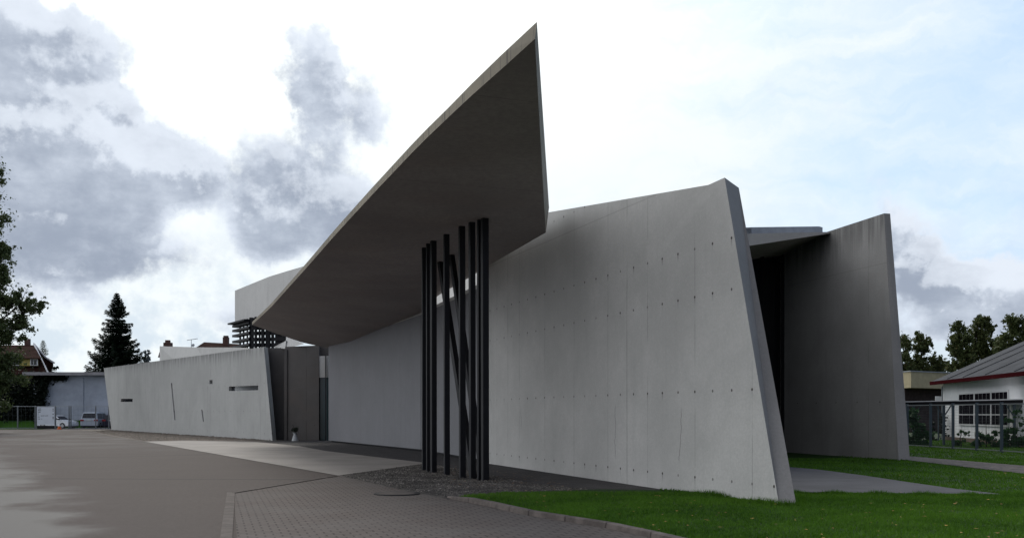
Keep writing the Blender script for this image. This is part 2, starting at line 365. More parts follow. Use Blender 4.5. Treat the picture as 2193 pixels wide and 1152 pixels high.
M['slab'] = mat('pale_paving_concrete', (.225, .205, .19), .7, var=.14, scale=.5, bump=.25, bscale=60)
M['strip'] = mat('dark_strip_asphalt', (.036, .033, .035), .8, var=.25, scale=2.0, bump=.5, bscale=90)
M['pad'] = mat('grey_pad_concrete', (.062, .062, .070), .85, var=.18, scale=.9, bump=.3, bscale=50)
M['kerb'] = mat('kerb_stone', (.115, .097, .088), .85, var=.3, scale=3.0, bump=.7, bscale=35)
M['strip_stone'] = mat('channel_stone', (.108, .092, .084), .9, var=.2, scale=2.5, bump=.5, bscale=40)
M['grassbase'] = foliage('lawn_soil', (.010, .030, .003), (.014, .045, .004), .9, .8)
M['blade'] = foliage('grass_blades', (.024, .072, .003), (.064, .150, .009), .65, .5)
M['earth'] = mat('far_ground', (.035, .05, .02), .95, var=.4, scale=.2)
M['bark'] = mat('bark', (.035, .028, .022), .9, var=.3, scale=5)
# ------------------------------------------------------------ setting: ground sheets
def sheet(name, pts, z, m, kind='structure'):
    mb = MB(); mb.poly([(p[0], p[1], z) for p in pts]); o = mb.build(name, m)
    import bmesh
    bm = bmesh.new(); bm.from_mesh(o.data)
    for f in bm.faces:
        if f.normal.z < 0: f.normal_flip()
    bm.to_mesh(o.data); bm.free()
    return tag(o, kind=kind)
sheet('ground', [(-900, -300), (900, -300), (900, 1500), (-900, 1500)], -.03, M['earth'])
W1a = Vector((4.59, 16.8)); W1b = Vector((-.735, 31.2)); D1 = Vector((-3.8, 41.0)); D2 = Vector((-10.4, 55.6))
sheet('yard', [(-120, -20), (9, -20), (9, 8.5), (3.2, 8.5), (1.9, 12.3), (1.30, 13.66), (-.1, 17.0), (-1.1, 18.7), (5.0, 18.0), (0.4, 31.2), (-3.2, 41), (-9.6, 57.5), (-14, 58.5), (-38, 95), (-40, 98), (-120, 98)], 0.0, M['asphalt'])
slab_pts = [G2(310, 945.5), G2(401, 943.5), G2(547, 946), G2(640, 955), G2(700, 966), G2(800, 978), G2(902, 990), G2(915, 992), G2(724, 1018.5)]
sheet('concrete_apron', slab_pts, .012, M['slab'])
# step edge of the apron
sheet('drive_strip', [G2(540, 943), G2(560, 944.5), G2(640, 954.5), G2(700, 966), G2(800, 978), G2(902, 990), G2(1047, 1017), G2(1138, 1035), G2(1284, 1051), G2(1466, 1062), (5.2, 17.6), (-.2, 31.4), (-3.2, 41.2), (-9.7, 56.8), (-13.6, 60)], .006, M['strip'])
sheet('gravel_bed', [G2(724, 1018.5), G2(915, 992), G2(1000, 1008), G2(1047, 1017), G2(1138, 1035), G2(1284, 1051), G2(1100, 1060), G2(1000, 1068), G2(956, 1068), G2(850, 1047), G2(790, 1033)], .010, M['gravel'])
sheet('gravel_bank', [G2(165, 919.5), G2(193, 924), G2(248, 936), G2(310, 945.5), G2(401, 943.3), G2(547, 945.6), (-13.4, 58.2), (-38.5, 94.5), (-44, 100)], .009, M['bank'])
# paving field, with a channel of kerbstones on its left and a thin edging on its far side
sheet('block_paving', [(-.6, -4), (-3.53, 12.58), G2(500, 1056), G2(724, 1018.5), G2(790, 1033), G2(850, 1047), G2(956, 1068), (.25, 15.34), (1.30, 13.66), (1.77, 12.58), (2.9, 9.5), (5, 5), (8, -4)], .008, M['paving'])
mb = MB(); a = Vector((-5.66, 19.75)); b = Vector((-1.0, 3.0)); dirv = (b - a).normalized(); nv = Vector((-dirv.y, dirv.x))
L = (b - a).length; k = 0; s_ = 0
while s_ < L:
    ln = .50; p = a + dirv * (s_ + ln / 2)
    mb.box((p.x, p.y, .004), (ln - .014, .155, .03), math.atan2(dirv.y, dirv.x)); s_ += ln
ch = mb.build('stone_channel', M['strip_stone'], bevel=.004); tag(ch, kind='structure')
mb = MB(); a = Vector(G2(500, 1056.5)); b = Vector(G2(724, 1019)); dirv = (b - a).normalized(); L = (b - a).length; s_ = 0
while s_ < L - .1:
    ln = .5; p = a + dirv * (s_ + ln / 2); off = random.uniform(-.006, .006)
    mb.box((p.x, p.y + off, .006), (ln - .012, .07, .035), math.atan2(dirv.y, dirv.x)); s_ += ln
tag(mb.build('stone_edging', M['strip_stone']), kind='structure')
# apron edge shadow step
mb = MB(); p = G2(724, 1018.8); q = G2(915, 992.3)
mb.beam((p[0], p[1], .0), (q[0], q[1], .0), .03, .05); tag(mb.build('apron_edge', M['kerb']), kind='structure')
# kerb along the lawn
kf = [Vector(v) for v in ((-1.24, 18.56), (-.35, 16.75), (.25, 15.34), (1.30, 13.66), (1.77, 12.58), (2.6, 10.4), (3.7, 7.6))]
def along(pts, step):
    out = []; 
    for i in range(len(pts) - 1):
        n = max(1, round((pts[i + 1] - pts[i]).length / step))
        out += [pts[i].lerp(pts[i + 1], k / n) for k in range(n)]
    return out + [pts[-1]]
kp = along(kf, 1.0); mb = MB()
for i in range(len(kp) - 1):
    p, q = kp[i], kp[i + 1]; d = (q - p).normalized(); n = Vector((-d.y, d.x)); 
    if n.x < 0: n = -n
    h = .085 if i > 0 else .04; g_ = d * .006
    a4 = [p + g_, q - g_, q - g_ + n * .13, p + g_ + n * .13]
    mb.prism([(v.x, v.y, -.02) for v in a4], [(a4[0].x + .01, a4[0].y, h), (a4[1].x + .01, a4[1].y, .085), (a4[2].x, a4[2].y, .085), (a4[3].x, a4[3].y, h)])
tag(mb.build('kerb', M['kerb'], bevel=.012), kind='structure')
# lawn
lawn = [(-1.0, 18.55), (-.22, 16.85), (.38, 15.40), (1.42, 13.74), (1.89, 12.64), (2.75, 10.4), (3.9, 7.5), (5, 5), (70, 5), (70, 62), (27, 62), (12.0, 39.6), (3.5, 41), (3.0, 30), (4.0, 20.0), G2(1466, 1052), G2(1284, 1050), G2(1192, 1052.5), G2(1100, 1056), G2(1003, 1063.5)]
sheet('lawn', lawn, .03, M['grassbase'])
pad = [G2(x, y) for x, y in ((1640, 1000), (1690, 1003.5), (1750, 1008.5), (1850, 1022), (1950, 1037.5), (2050, 1052), (2152, 1064), (2050, 1062.5), (1850, 1060.5), (1700, 1058.5), (1600, 1060))]
sheet('side_pad', pad, .055, M['pad'])
path = [G2(1900, 975), G2(1950, 979.5), G2(2193, 1000), G2(2300, 1009), G2(2300, 1030), G2(2193, 1017.5), G2(1960, 990), G2(1900, 984)]
sheet('gravel_path', path, .050, gravel_mat('path_gravel', (.055, .042, .037), (.15, .12, .105), 9.0))
def inside(px, py, poly):
    r = np.zeros(len(px), bool); n = len(poly); j = n - 1
    for i in range(n):
        xi, yi = poly[i]; xj, yj = poly[j]
        if yi != yj:
            r ^= ((yi > py) != (yj > py)) & (px < (xj - xi) * (py - yi) / (yj - yi) + xi)
        j = i
    return r
def pebbles(name, pts, n, s0, s1, mat_, label):
    r = np.random.default_rng(len(pts) + n); A = np.array(pts); xy = np.zeros((0, 2))
    while len(xy) < n:
        q = r.uniform(A.min(0), A.max(0), (n, 2)); xy = np.concatenate([xy, q[inside(q[:, 0], q[:, 1], pts)]])
    xy = xy[:n]; s = (s0 + (s1 - s0) * r.random(n) ** 2.5)[:, None]; V = []
    base = np.array([(1, 0, 0), (0, 1, 0), (-1, 0, 0), (0, -1, 0), (0, 0, .8), (0, 0, -.5)]); a = r.uniform(0, 6.28, n)
    for b_ in base:
        x = b_[0] * np.cos(a) - b_[1] * np.sin(a); y = b_[0] * np.sin(a) + b_[1] * np.cos(a)
        V.append(np.stack([xy[:, 0] + x * s[:, 0] * r.uniform(.6, 1.2, n), xy[:, 1] + y * s[:, 0] * r.uniform(.6, 1.2, n), .012 + s[:, 0] * (.25 + b_[2] * .8)], 1))
    V = np.stack(V, 1).reshape(-1, 3); f = np.array([(0, 1, 4), (1, 2, 4), (2, 3, 4), (3, 0, 4)]); Fc = (np.arange(n)[:, None, None] * 6 + f[None]).reshape(-1, 3)
    o = npmesh(name, V, Fc, mat_); tag(o, label, 'gravel', kind='stuff')
M['stone'] = gravel_mat('loose_stones', (.05, .042, .037), (.24, .215, .195), 16.0)
gb = [G2(732, 1019), G2(912, 993.5), G2(1000, 1008.5), G2(1047, 1018), G2(1138, 1036), G2(1270, 1050), G2(1100, 1059), G2(1000, 1066), G2(958, 1066), G2(850, 1046), G2(790, 1032.5)]
pebbles('loose_gravel', gb, 16000, .010, .042, M['stone'], 'loose grey brown gravel around the feet of the black columns')
pebbles('gravel_bank_stones', [G2(200, 924.5), G2(310, 944.5), G2(401, 942.6), G2(547, 944.6), (-13.7, 58.3), (-38.5, 94)], 7000, .03, .09, M['bank'], 'brown gravel strip along the foot of the low concrete wall')
# grass blades (denser close to the camera)
def blades(n, xr, yr, h, wd, seed):
    r = np.random.default_rng(seed)
    x = r.uniform(*xr, n); y = r.uniform(*yr, n)
    clump = np.sin(x * 3.1 + np.sin(y * 2.3) * 2) * np.cos(y * 2.7 + np.sin(x * 1.7) * 2)
    k = inside(x, y, lawn) & ~inside(x, y, pad) & ~inside(x, y, path) & (np.abs(x / y) < .56) & (r.random(n) < .78 + .22 * clump)
    x, y, clump = x[k], y[k], clump[k]; n = len(x)
    a = r.uniform(0, 2 * np.pi, n); hh = h * r.uniform(.55, 1.25, n) * (1 + .18 * clump); ww = wd * r.uniform(.7, 1.3, n) / 2
    ln = r.uniform(.1, .9, n) * hh; la = r.uniform(0, 2 * np.pi, n)
    V = np.zeros((n, 3, 3))
    V[:, 0] = np.stack([x - np.cos(a) * ww, y - np.sin(a) * ww, np.full(n, .028)], 1)
    V[:, 1] = np.stack([x + np.cos(a) * ww, y + np.sin(a) * ww, np.full(n, .028)], 1)
    V[:, 2] = np.stack([x + np.cos(la) * ln, y + np.sin(la) * ln, .03 + hh * .9], 1)
    return V.reshape(-1, 3)
def edge_tufts(pts, n, h, seed, spread=.06):
    r = np.random.default_rng(seed); P0 = np.array(pts); L = np.linalg.norm(np.diff(P0, axis=0), axis=1); k = r.choice(len(L), n, p=L / L.sum()); q = r.random(n)[:, None]
    p = P0[k] * (1 - q) + P0[k + 1] * q + r.normal(0, spread, (n, 2)); a = r.uniform(0, 6.28, n); hh = h * r.uniform(.4, 1.4, n) * (.6 + .5 * np.sin(p[:, 0] * 9 + p[:, 1] * 7)); la = r.uniform(0, 6.28, n); wdt = .007
    V = np.zeros((n, 3, 3)); V[:, 0] = np.stack([p[:, 0] - np.cos(a) * wdt, p[:, 1] - np.sin(a) * wdt, np.full(n, .02)], 1); V[:, 1] = np.stack([p[:, 0] + np.cos(a) * wdt, p[:, 1] + np.sin(a) * wdt, np.full(n, .02)], 1)
    V[:, 2] = np.stack([p[:, 0] + np.cos(la) * hh * .5, p[:, 1] + np.sin(la) * hh * .5, .03 + hh], 1); return V.reshape(-1, 3)
V = np.concatenate([edge_tufts([(3.5, 19.6), (4.5, 16.72), (4.9, 16.66), (5.2, 17.4), (3.9, 20.5)], 5200, .10, 11), edge_tufts([(-.9, 18.2), (.45, 15.4), (1.5, 13.7), (1.95, 12.6), (2.8, 10.4)], 2600, .06, 12, .03),
                    edge_tufts([G2(1690, 1060), G2(1850, 1062), G2(2050, 1065), G2(2150, 1066)], 5000, .08, 13, .05), edge_tufts([G2(1690, 1001), G2(1850, 1020), G2(2050, 1050)], 2500, .05, 14, .05), blades(330000, (-2, 12), (9.5, 19.5), .050, .012, 1), blades(170000, (3, 24), (17, 34), .05, .022, 2), blades(70000, (12, 33), (32, 58), .055, .04, 3)])
Fc = np.arange(len(V)).reshape(-1, 3)
g_ = npmesh('grass', V, Fc, M['blade']); tag(g_, 'short green grass covering the lawn at the right', 'grass', kind='stuff')
# fallen leaves and dandelion specks, scattered
def scatter(name, n, regions, mat_, size, zoff, label, cat):
    r = np.random.default_rng(len(name)); Vs = []
    for (pts, cnt) in regions:
        px = np.array([p[0] for p in pts]); py = np.array([p[1] for p in pts]); c = 0
        while c < cnt:
            x = r.uniform(px.min(), px.max()); y = r.uniform(py.min(), py.max())
            if not inside(np.array([x]), np.array([y]), pts)[0]: continue
            a = r.uniform(0, 6.28); s = size * r.uniform(.6, 1.4); t1 = r.uniform(-.35, .35); t2 = r.uniform(-.35, .35)
            for (ex, ey) in ((-1, 0), (-.1, -.6), (1, 0), (.1, .6)):
                X_ = ex * math.cos(a) - ey * math.sin(a); Y_ = ex * math.sin(a) + ey * math.cos(a)
                Vs.append((x + X_ * s, y + Y_ * s, zoff + abs(t1 * X_ + t2 * Y_) * s + .002))
            c += 1
    V = np.array(Vs); o = npmesh(name, V, np.arange(len(V)).reshape(-1, 4), mat_); tag(o, label, cat, kind='stuff')
M['leaf'] = mat('yellow_leaf', (.42, .26, .05), .7, col2=(.2, .09, .03), scale=5)
M['leafb'] = mat('brown_leaf', (.10, .05, .025), .8, col2=(.22, .15, .09), scale=6)
near_lawn = [(-1.0, 18.5), (1.4, 13.7), (2.7, 10.4), (8, 9), (12, 14), (10, 18), (5.5, 16.6), (4, 16.7), (1.5, 20.5)]
scatter('fallen_leaves', 0, [(near_lawn, 170), ([(6, 16), (14, 16), (20, 30), (13, 31), (9, 26)], 50)], M['leaf'], .028, .065, 'yellow leaves strewn over the lawn', 'leaves')
scatter('brown_leaf_litter', 0, [([(-2.4, 27), (.1, 21.5), (1.6, 20.6), (.6, 25), (-2.6, 31)], 150), ([(-1.5, 20.5), (1.5, 19.8), (.5, 22.5), (-1.5, 23.5)], 70), (near_lawn, 60)], M['leafb'], .038, .03, 'brown leaf litter on the gravel round the column feet', 'leaves')
# ------------------------------------------------------------ fire station
fs = empty('fire_station', (0, 36, 0), 0, 'grey raw concrete fire station with a sharp pointed canopy on black columns', 'building')
def v3(p, z): return (p[0], p[1], z)
def wallslab(front, back):  # two polygons of 3D points
    return MB().prism(front, back)
W1u = lambda Y: Vector((4.59 - .37 * (Y - 16.8), Y))
th = Vector((.94, .34)) * .32
# front wall: quad with raked end and kinked top
f = [v3(W1u(31.35), -.05), v3(W1a, -.05), Vector((3.99, 18.4, 6.02)), v3(W1u(18.95), 6.01), v3(W1u(26.5), 7.03), v3(W1u(31.35), 7.55)]
bk = [(f[0][0] + th.x, f[0][1] + th.y, -.05), (4.87, 16.74, -.05), (4.43, 19.15, 6.0), (f[3][0] + th.x + .3, f[3][1] + th.y + .5, 6.0), (f[4][0] + th.x, f[4][1] + th.y, 7.03), (f[5][0] + th.x, f[5][1] + th.y, 7.55)]
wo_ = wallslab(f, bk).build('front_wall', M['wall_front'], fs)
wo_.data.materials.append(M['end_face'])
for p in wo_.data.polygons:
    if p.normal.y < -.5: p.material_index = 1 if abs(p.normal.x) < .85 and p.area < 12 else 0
# garage doors (two leaves) + lintel beam above
def vslab(name, a, b, z0, z1, t, m, parent, z0b=None, z1b=None):
    a = Vector(a); b = Vector(b); d = (b - a).normalized(); n = Vector((d.y, -d.x))
    if n.dot(Vector((0, 1))) < 0: n = -n
    n *= t; z0b = z0 if z0b is None else z0b; z1b = z1 if z1b is None else z1b
    A = [v3(a, z0), v3(b, z0b), v3(b, z1b), v3(a, z1)]; B = [(p[0] + n.x, p[1] + n.y, p[2]) for p in A]
    return MB().prism(A, B).build(name, m, parent)
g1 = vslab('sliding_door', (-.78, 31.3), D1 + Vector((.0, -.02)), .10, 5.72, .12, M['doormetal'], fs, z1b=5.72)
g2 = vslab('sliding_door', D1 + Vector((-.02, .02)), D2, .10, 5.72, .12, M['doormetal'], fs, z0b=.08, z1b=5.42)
vslab('door_sill', (-.6, 31.45), D1 + Vector((.15, .12)), -.02, .10, .3, M['black'], fs)
vslab('door_sill', D1 + Vector((.15, .12)), D2 + Vector((.15, .1)), -.02, .10, .3, M['black'], fs)
vslab('lintel', (-.72, 31.36), D1 + Vector((.08, .08)), 5.723, 5.90, .3, M['light'], fs, z1b=5.88)
vslab('lintel', D1 + Vector((.08, .1)), D2 + Vector((.1, .1)), 5.723, 5.86, .3, M['light'], fs, z0b=5.42, z1b=5.5)
vslab('clerestory_wall', (1.5, 32.8), (-4.2, 49.0), 5.4, 7.9, .2, M['light'], fs)
# canopy: ruled slab between the free outer edge and the wall edge
def onplane(x, y, z): Y = (z - CAMZ) * F / (HY - y); return Vector(((x - CXP) / F * Y, Y, z))
outer = [onplane(1145.5, 84, 6.2), onplane(1113, 114, 6.2), onplane(1000, 214, 6.2), onplane(900, 309, 6.2), onplane(800, 414, 6.2), onplane(718, 503, 6.2), onplane(662, 567, 6.2), onplane(622, 611.5, 6.2), onplane(580, 658, 6.2), onplane(540, 695.5, 6.2)]
inner = [onplane(1168.8, 498.5, 6.2), onplane(1150, 509, 6.2), onplane(1100, 538, 6.2), onplane(1047, 568, 6.2), onplane(1004, 595, 6.22), onplane(934, 635, 6.16), P3(908, 668, 41.2), P3(860, 686, 43.6), P3(810, 707, 46.9), P3(750, 733, 51.6), P3(700, 744, 56.5)]
left_end = [P3(540, 695.5, 50.9), P3(580, 710, 52.6), P3(612, 721, 54.2), P3(650, 734.5, 56.0), P3(700, 744, 56.5)]
def resample(pts, n):
    c = [0]
    for i in range(len(pts) - 1): c.append(c[-1] + (pts[i + 1] - pts[i]).length)
    out = []
    for k in range(n):
        s = c[-1] * k / (n - 1)
        for i in range(len(pts) - 1):
            if s <= c[i + 1] + 1e-6:
                q = (s - c[i]) / (c[i + 1] - c[i]); out.append(pts[i].lerp(pts[i + 1], q)); break
    return out
NS, NTt = 37, 9
O = resample(outer, NS); I = resample(inner, NS)
le = resample(left_end, NTt)
thick = lambda s, t_: (.15 + .06 * max(0, 1 - s * 12) + (.58 - .15) * t_)           # thin at the free edge, deep at the wall
grid = []
for i in range(NS):
    row = []
    for j in range(NTt):
        t_ = j / (NTt - 1); p = O[i].lerp(I[i], t_)
        if i > NS - 8:                                     # blend toward the curved left end
            q = (i - (NS - 8)) / 7.0; base_ = O[NS - 1].lerp(I[NS - 1], t_); p = p + (le[j] - base_) * q * q
        row.append(p)
    grid.append(row)
V = []; idx = lambda i, j, k: (i * NTt + j) * 2 + k
for i in range(NS):
    for j in range(NTt):
        p = grid[i][j]; V.append(tuple(p)); h = thick(i / (NS - 1), j / (NTt - 1)) * (1.0 if i < NS - 8 else 1 - .0 * i); V.append((p.x + ((.025 + .06 * j / (NTt - 1)) if i == 0 else 0), p.y, p.z + h))
def cmesh(faces, name, m, parent):
    used = sorted({k for f_ in faces for k in f_}); mp_ = {u: n for n, u in enumerate(used)}
    mb = MB(); mb.v = [V[u] for u in used]; mb.f = [tuple(mp_[k] for k in f_) for f_ in faces]
    return mb.build(name, m, parent)
fu, ft, fe = [], [], []
for i in range(NS - 1):
    for j in range(NTt - 1):
        fu.append((idx(i, j, 0), idx(i, j + 1, 0), idx(i + 1, j + 1, 0), idx(i + 1, j, 0)))
        ft.append((idx(i, j, 1), idx(i + 1, j, 1), idx(i + 1, j + 1, 1), idx(i, j + 1, 1)))
    for j in (0, NTt - 1): fe.append((idx(i, j, 0), idx(i + 1, j, 0), idx(i + 1, j, 1), idx(i, j, 1)))
for j in range(NTt - 1):
    for i in (0, NS - 1): fe.append((idx(i, j, 0), idx(i, j + 1, 0), idx(i, j + 1, 1), idx(i, j, 1)))
canopy = cmesh(fu + ft + fe, 'canopy', M['canopy_under'], fs)
canopy.data.materials.append(M['fascia'])
for p in canopy.data.polygons:
    if abs(p.normal.z) < .6: p.material_index = 1
# black columns
cols = [(908.5, 1009, 908, 528, .125), (917, 1012, 916.5, 524, .10), (928.5, 1014, 928, 519, .155), (957, 1019, 956, 505, .15), (990.5, 1025, 989, 489, .155),
        (1012, 1028, 1010.5, 480, .145), (1027, 1030, 1026.5, 470, .10), (1039, 1031, 1038, 467, .165)]
for (xb, yb, xt, yt, wd) in cols:
    b_ = G(xb, yb - 1); Yt = b_.y; top = Vector(((xt - CXP) / F * Yt, Yt, 6.26))
    MB().beam((b_.x, b_.y, -.05), top, wd * .92, wd * .92, rot=random.uniform(.25, .5)).build('column', M['black'], fs, bevel=.006)
for (xb, yb, xt, yt, wd) in [(1014, 1024, 943, 562, .15), (1036, 1026, 967, 547, .14)]:
    b_ = G(xb, yb); top = onplane(xt, yt, 6.2); d = (top - b_).normalized()
    MB().beam(b_ - d * .05, top + d * .06, wd, wd, rot=.3).build('column', M['black'], fs, bevel=.006)
# right wall
W2 = lambda Y: Vector((22.06 - .276 * Y, Y))
fr = [v3(W2(32.9), -.05), v3(W2(40.4), -.05), v3(W2(40.4), 8.4), v3(W2(37.9), 8.42), v3(W2(33.66), 8.46)]
n2 = Vector((.40, .0))
bk = [(fr[0][0] + .38, fr[0][1] + .0, -.05), (fr[1][0] + .4, fr[1][1] + .2, -.05), (fr[2][0] + .4, fr[2][1] + .2, 8.4), (fr[3][0] + .4, fr[3][1] + .1, 8.42), (fr[4][0] + .23, fr[4][1] + .05, 8.46)]
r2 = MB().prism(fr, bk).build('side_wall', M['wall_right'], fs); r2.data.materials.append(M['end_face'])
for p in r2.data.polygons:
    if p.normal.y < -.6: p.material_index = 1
# roof slab over the vehicle hall, with zinc upstand
rf_front = [onplane(1748, 507.5, 8.36), P3(1606, 526.5, 39.8), Vector((2.4, 46.5, 8.36))]
A0 = onplane(1796, 491, 8.62); 
ff = [Vector((11.75, 37.5, 8.37)), Vector((8.29, 34.2, 7.44)), Vector((1.15, 27.0, 5.48))]
ftp = [Vector((12.45, 37.1, 8.47)), Vector((8.33, 34.3, 7.88)), Vector((1.2, 27.2, 6.25))]
mb = MB()
bkp = [Vector((14.6, 60, 8.37)), Vector((9, 60, 7.5)), Vector((1.2, 60, 5.6))]; bkt = [Vector((14.6, 60, 8.5)), Vector((9, 60, 7.9)), Vector((1.2, 60, 6.0))]
for i in (0, 1):
    mb.prism([ff[i], ff[i + 1], bkp[i + 1], bkp[i]], [ftp[i], ftp[i + 1], bkt[i + 1], bkt[i]])
rs = mb.build('roof_slab', M['roofslab'], fs)
mb = MB(); mb.prism([(11.9, 38.0, 8.5), (8.5, 34.8, 7.9), (1.5, 27.8, 6.3), (1.7, 28.0, 6.3), (8.7, 35.0, 7.9), (12.1, 38.2, 8.5)],
                    [(11.9, 38.0, 8.84), (8.5, 34.8, 8.20), (1.5, 27.8, 6.6), (1.7, 28.0, 6.6), (8.7, 35.0, 8.20), (12.1, 38.2, 8.84)])
mb.build('roof_flashing', M['zinc'], rs)
# dark glazed hall front between the walls, hall side and back
vslab('hall_glazing', W2(40.0) + Vector((-.05, .1)), (1.6, 29.4), -.03, 8.3, .2, M['dark'], fs, z1b=5.8)
mb = MB()
for k in range(9):
    p = (W2(39.9)).lerp(Vector((1.7, 29.4)), k / 8); zt_ = 8.2 - 2.5 * k / 8; mb.box((p.x - .05, p.y - .05, zt_ / 2), (.09, .12, zt_), .8)
mb.build('glazing_bars', M['dark'], fs)
mb = MB(); mb.box((0, 0, 0), (0, 0, 0)) if False else None
mb = MB().prism([(11.2, 40.7, -.03), (15, 62, -.03), (14.7, 62, -.03), (10.9, 40.7, -.03)], [(11.2, 40.7, 8.36), (15, 62, 8.36), (14.7, 62, 8.36), (10.9, 40.7, 8.36)]); mb.build('hall_side_wall', M['wall_right'], fs)
# low roof over the left half of the hall
MB().prism([(-.6, 31.75, 5.3), (-3.6, 41.3, 5.3), (-9.9, 56.0, 5.1), (-6, 66, 5.1), (3.0, 62, 5.1), (3.1, 43.3, 5.1)], [(-.6, 31.75, 5.55), (-3.6, 41.3, 5.55), (-9.9, 56.0, 5.3), (-6, 66, 5.3), (3.0, 62, 5.3), (3.1, 43.3, 5.4)]).build('hall_roof', M['roofslab'], fs)
# long low wall on the left with slots
W3 = lambda Y: Vector((24.5 - .671 * Y, Y))
f = [v3(W3(57.4), -.05), v3(W3(58.6), 5.57), v3(W3(96.2), 6.05), v3(W3(93.3), -.05)]
nn = Vector((.12, .45))
bk = [(p[0] + nn.x, p[1] + nn.y, p[2]) for p in f]
lw = MB().prism(f, bk).build('long_low_wall', M['wall_low'], fs)
def onW3(x, y):
    u = (x - CXP) / F; Y = 24.5 / (u + .671); return Vector((u * Y, Y, CAMZ + (HY - y) / F * Y))
slots = [[(259.5, 853.5), (284, 853.5), (284, 860), (258.5, 860)], [(366, 820), (368.5, 820), (376, 899), (373.5, 899)], [(431, 877), (433.5, 877), (437, 902), (434.5, 902)],
         [(448.5, 813.5), (455, 813.5), (455, 822), (448.5, 822)], [(490, 827.5), (553, 825), (553, 835), (490, 837)]]
cut = MB()
for s4 in slots:
    pts = [onW3(*q) for q in s4]; fo = Vector((-.83, -.557, 0)) * .2; bo = Vector((.83, .557, 0)) * .28
    cut.prism([p + fo for p in pts], [p + bo for p in pts])
cuto = cut.build('cutter', M['dark'], None)
cuto.parent = None
md = lw.modifiers.new('b', 'BOOLEAN'); md.object = cuto; md.operation = 'DIFFERENCE'; md.solver = 'EXACT'
lw_par = lw.matrix_world.copy()
bpy.context.view_layer.update()
dg = bpy.context.evaluated_depsgraph_get(); nm = bpy.data.meshes.new_from_object(lw.evaluated_get(dg)); lw.modifiers.clear(); lw.data = nm
bpy.data.objects.remove(cuto)
for s4 in slots:
    pts = [onW3(*q) for q in s4]; bo = Vector((.83, .557, 0)); 
    MB().prism([p + bo * .20 for p in pts], [p + bo * .23 for p in pts]).build('window_pane', M['glass'], lw)
# dark return walls, entrance
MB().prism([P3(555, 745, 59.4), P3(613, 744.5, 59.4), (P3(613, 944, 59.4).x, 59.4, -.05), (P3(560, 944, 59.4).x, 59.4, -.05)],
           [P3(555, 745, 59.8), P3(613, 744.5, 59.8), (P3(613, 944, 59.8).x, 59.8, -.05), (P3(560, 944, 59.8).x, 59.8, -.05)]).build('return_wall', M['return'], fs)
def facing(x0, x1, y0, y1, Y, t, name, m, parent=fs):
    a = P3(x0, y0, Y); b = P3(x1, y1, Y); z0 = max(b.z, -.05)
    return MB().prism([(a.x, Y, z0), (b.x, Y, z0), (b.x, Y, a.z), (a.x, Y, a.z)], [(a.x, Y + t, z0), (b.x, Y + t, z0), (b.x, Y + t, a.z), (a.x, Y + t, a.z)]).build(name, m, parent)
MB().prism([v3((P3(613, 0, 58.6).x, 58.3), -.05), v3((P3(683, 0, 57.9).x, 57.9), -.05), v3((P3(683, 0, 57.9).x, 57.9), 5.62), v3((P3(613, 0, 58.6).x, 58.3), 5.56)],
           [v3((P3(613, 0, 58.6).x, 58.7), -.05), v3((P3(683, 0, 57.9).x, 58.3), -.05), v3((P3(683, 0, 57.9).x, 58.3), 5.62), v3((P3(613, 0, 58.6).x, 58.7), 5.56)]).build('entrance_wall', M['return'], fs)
facing(608.5, 614.5, 748, 945, 58.2, .15, 'wall_pier', M['return'])
facing(679, 703, 762, 808, 57.95, .2, 'door_transom', M['light'])
facing(676, 706, 730, 762, 58.4, .3, 'door_head', M['return'])
ed = facing(681.5, 705, 808, 945, 58.1, .06, 'entrance_door', M['teal'])
facing(680.4, 682.2, 808, 945, 58.0, .1, 'door_frame', M['black'], ed)
facing(696.5, 698.2, 762, 945, 57.8, .1, 'door_frame', M['black'], ed)
# folded pale plates above the entrance
MB().prism([P3(586, 743, 60.2), P3(592, 745.5, 60), P3(611, 746.5, 58.9), P3(612.8, 729, 59)], [P3(586, 743, 60.6), P3(592, 745.5, 60.4), P3(611, 746.5, 59.3), P3(612.8, 729, 59.4)]).build('folded_parapet', M['light'], fs)
MB().prism([P3(611, 746.5, 59.0), P3(652, 736, 57.5), P3(613, 721, 59.3), ], [P3(611, 746.5, 59.4), P3(652, 736, 57.9), P3(613, 721, 59.7)]).build('folded_parapet', M['light'], fs)
# second wall behind the low wall
MB().prism([P3(342, 741, 92), P3(421, 743.5, 82), P3(514, 744, 69), P3(538, 748.5, 66.5), v3(P3(538, 748, 66.5).xy, 0), v3(P3(342, 748, 92).xy, 0)],
           [p + Vector((.3, .3, 0)) for p in (P3(342, 741, 92), P3(421, 743.5, 82), P3(514, 744, 69), P3(538, 748.5, 66.5), Vector(v3(P3(538, 748, 66.5).xy, 0)), Vector(v3(P3(342, 748, 92).xy, 0)))]).build('inner_wall', M['light'], fs)
# upper storey
tp = [(503, 622.5, 75), (538, 608, 72), (576, 592.5, 69.2), (615, 580.5, 66.3), (653, 569.5, 63.8), (720, 552, 60)]
bt = [(503, 693, 75), (536, 683, 72), (563, 669.5, 69.2), (604, 655, 66.3), (640, 640, 63.8), (700, 618, 60)]
mb = MB(); dpt = Vector((7.0, 4.4, 0))
bot_z = [P3(*q).z for q in bt]
for i in range(len(tp) - 1):
    a, b = P3(*tp[i]), P3(*tp[i + 1]); za, zb = 8.46 if i == 0 else bot_z[i], bot_z[i + 1]; za = P3(*bt[i]).z
    lo = [Vector((a.x, a.y, za)), Vector((b.x, b.y, zb)), Vector((b.x, b.y, zb)) + dpt, Vector((a.x, a.y, za)) + dpt]
    hi = [a, b, b + dpt, a + dpt]; mb.prism(lo, hi)
us = mb.build('upper_storey', M['light'], fs)
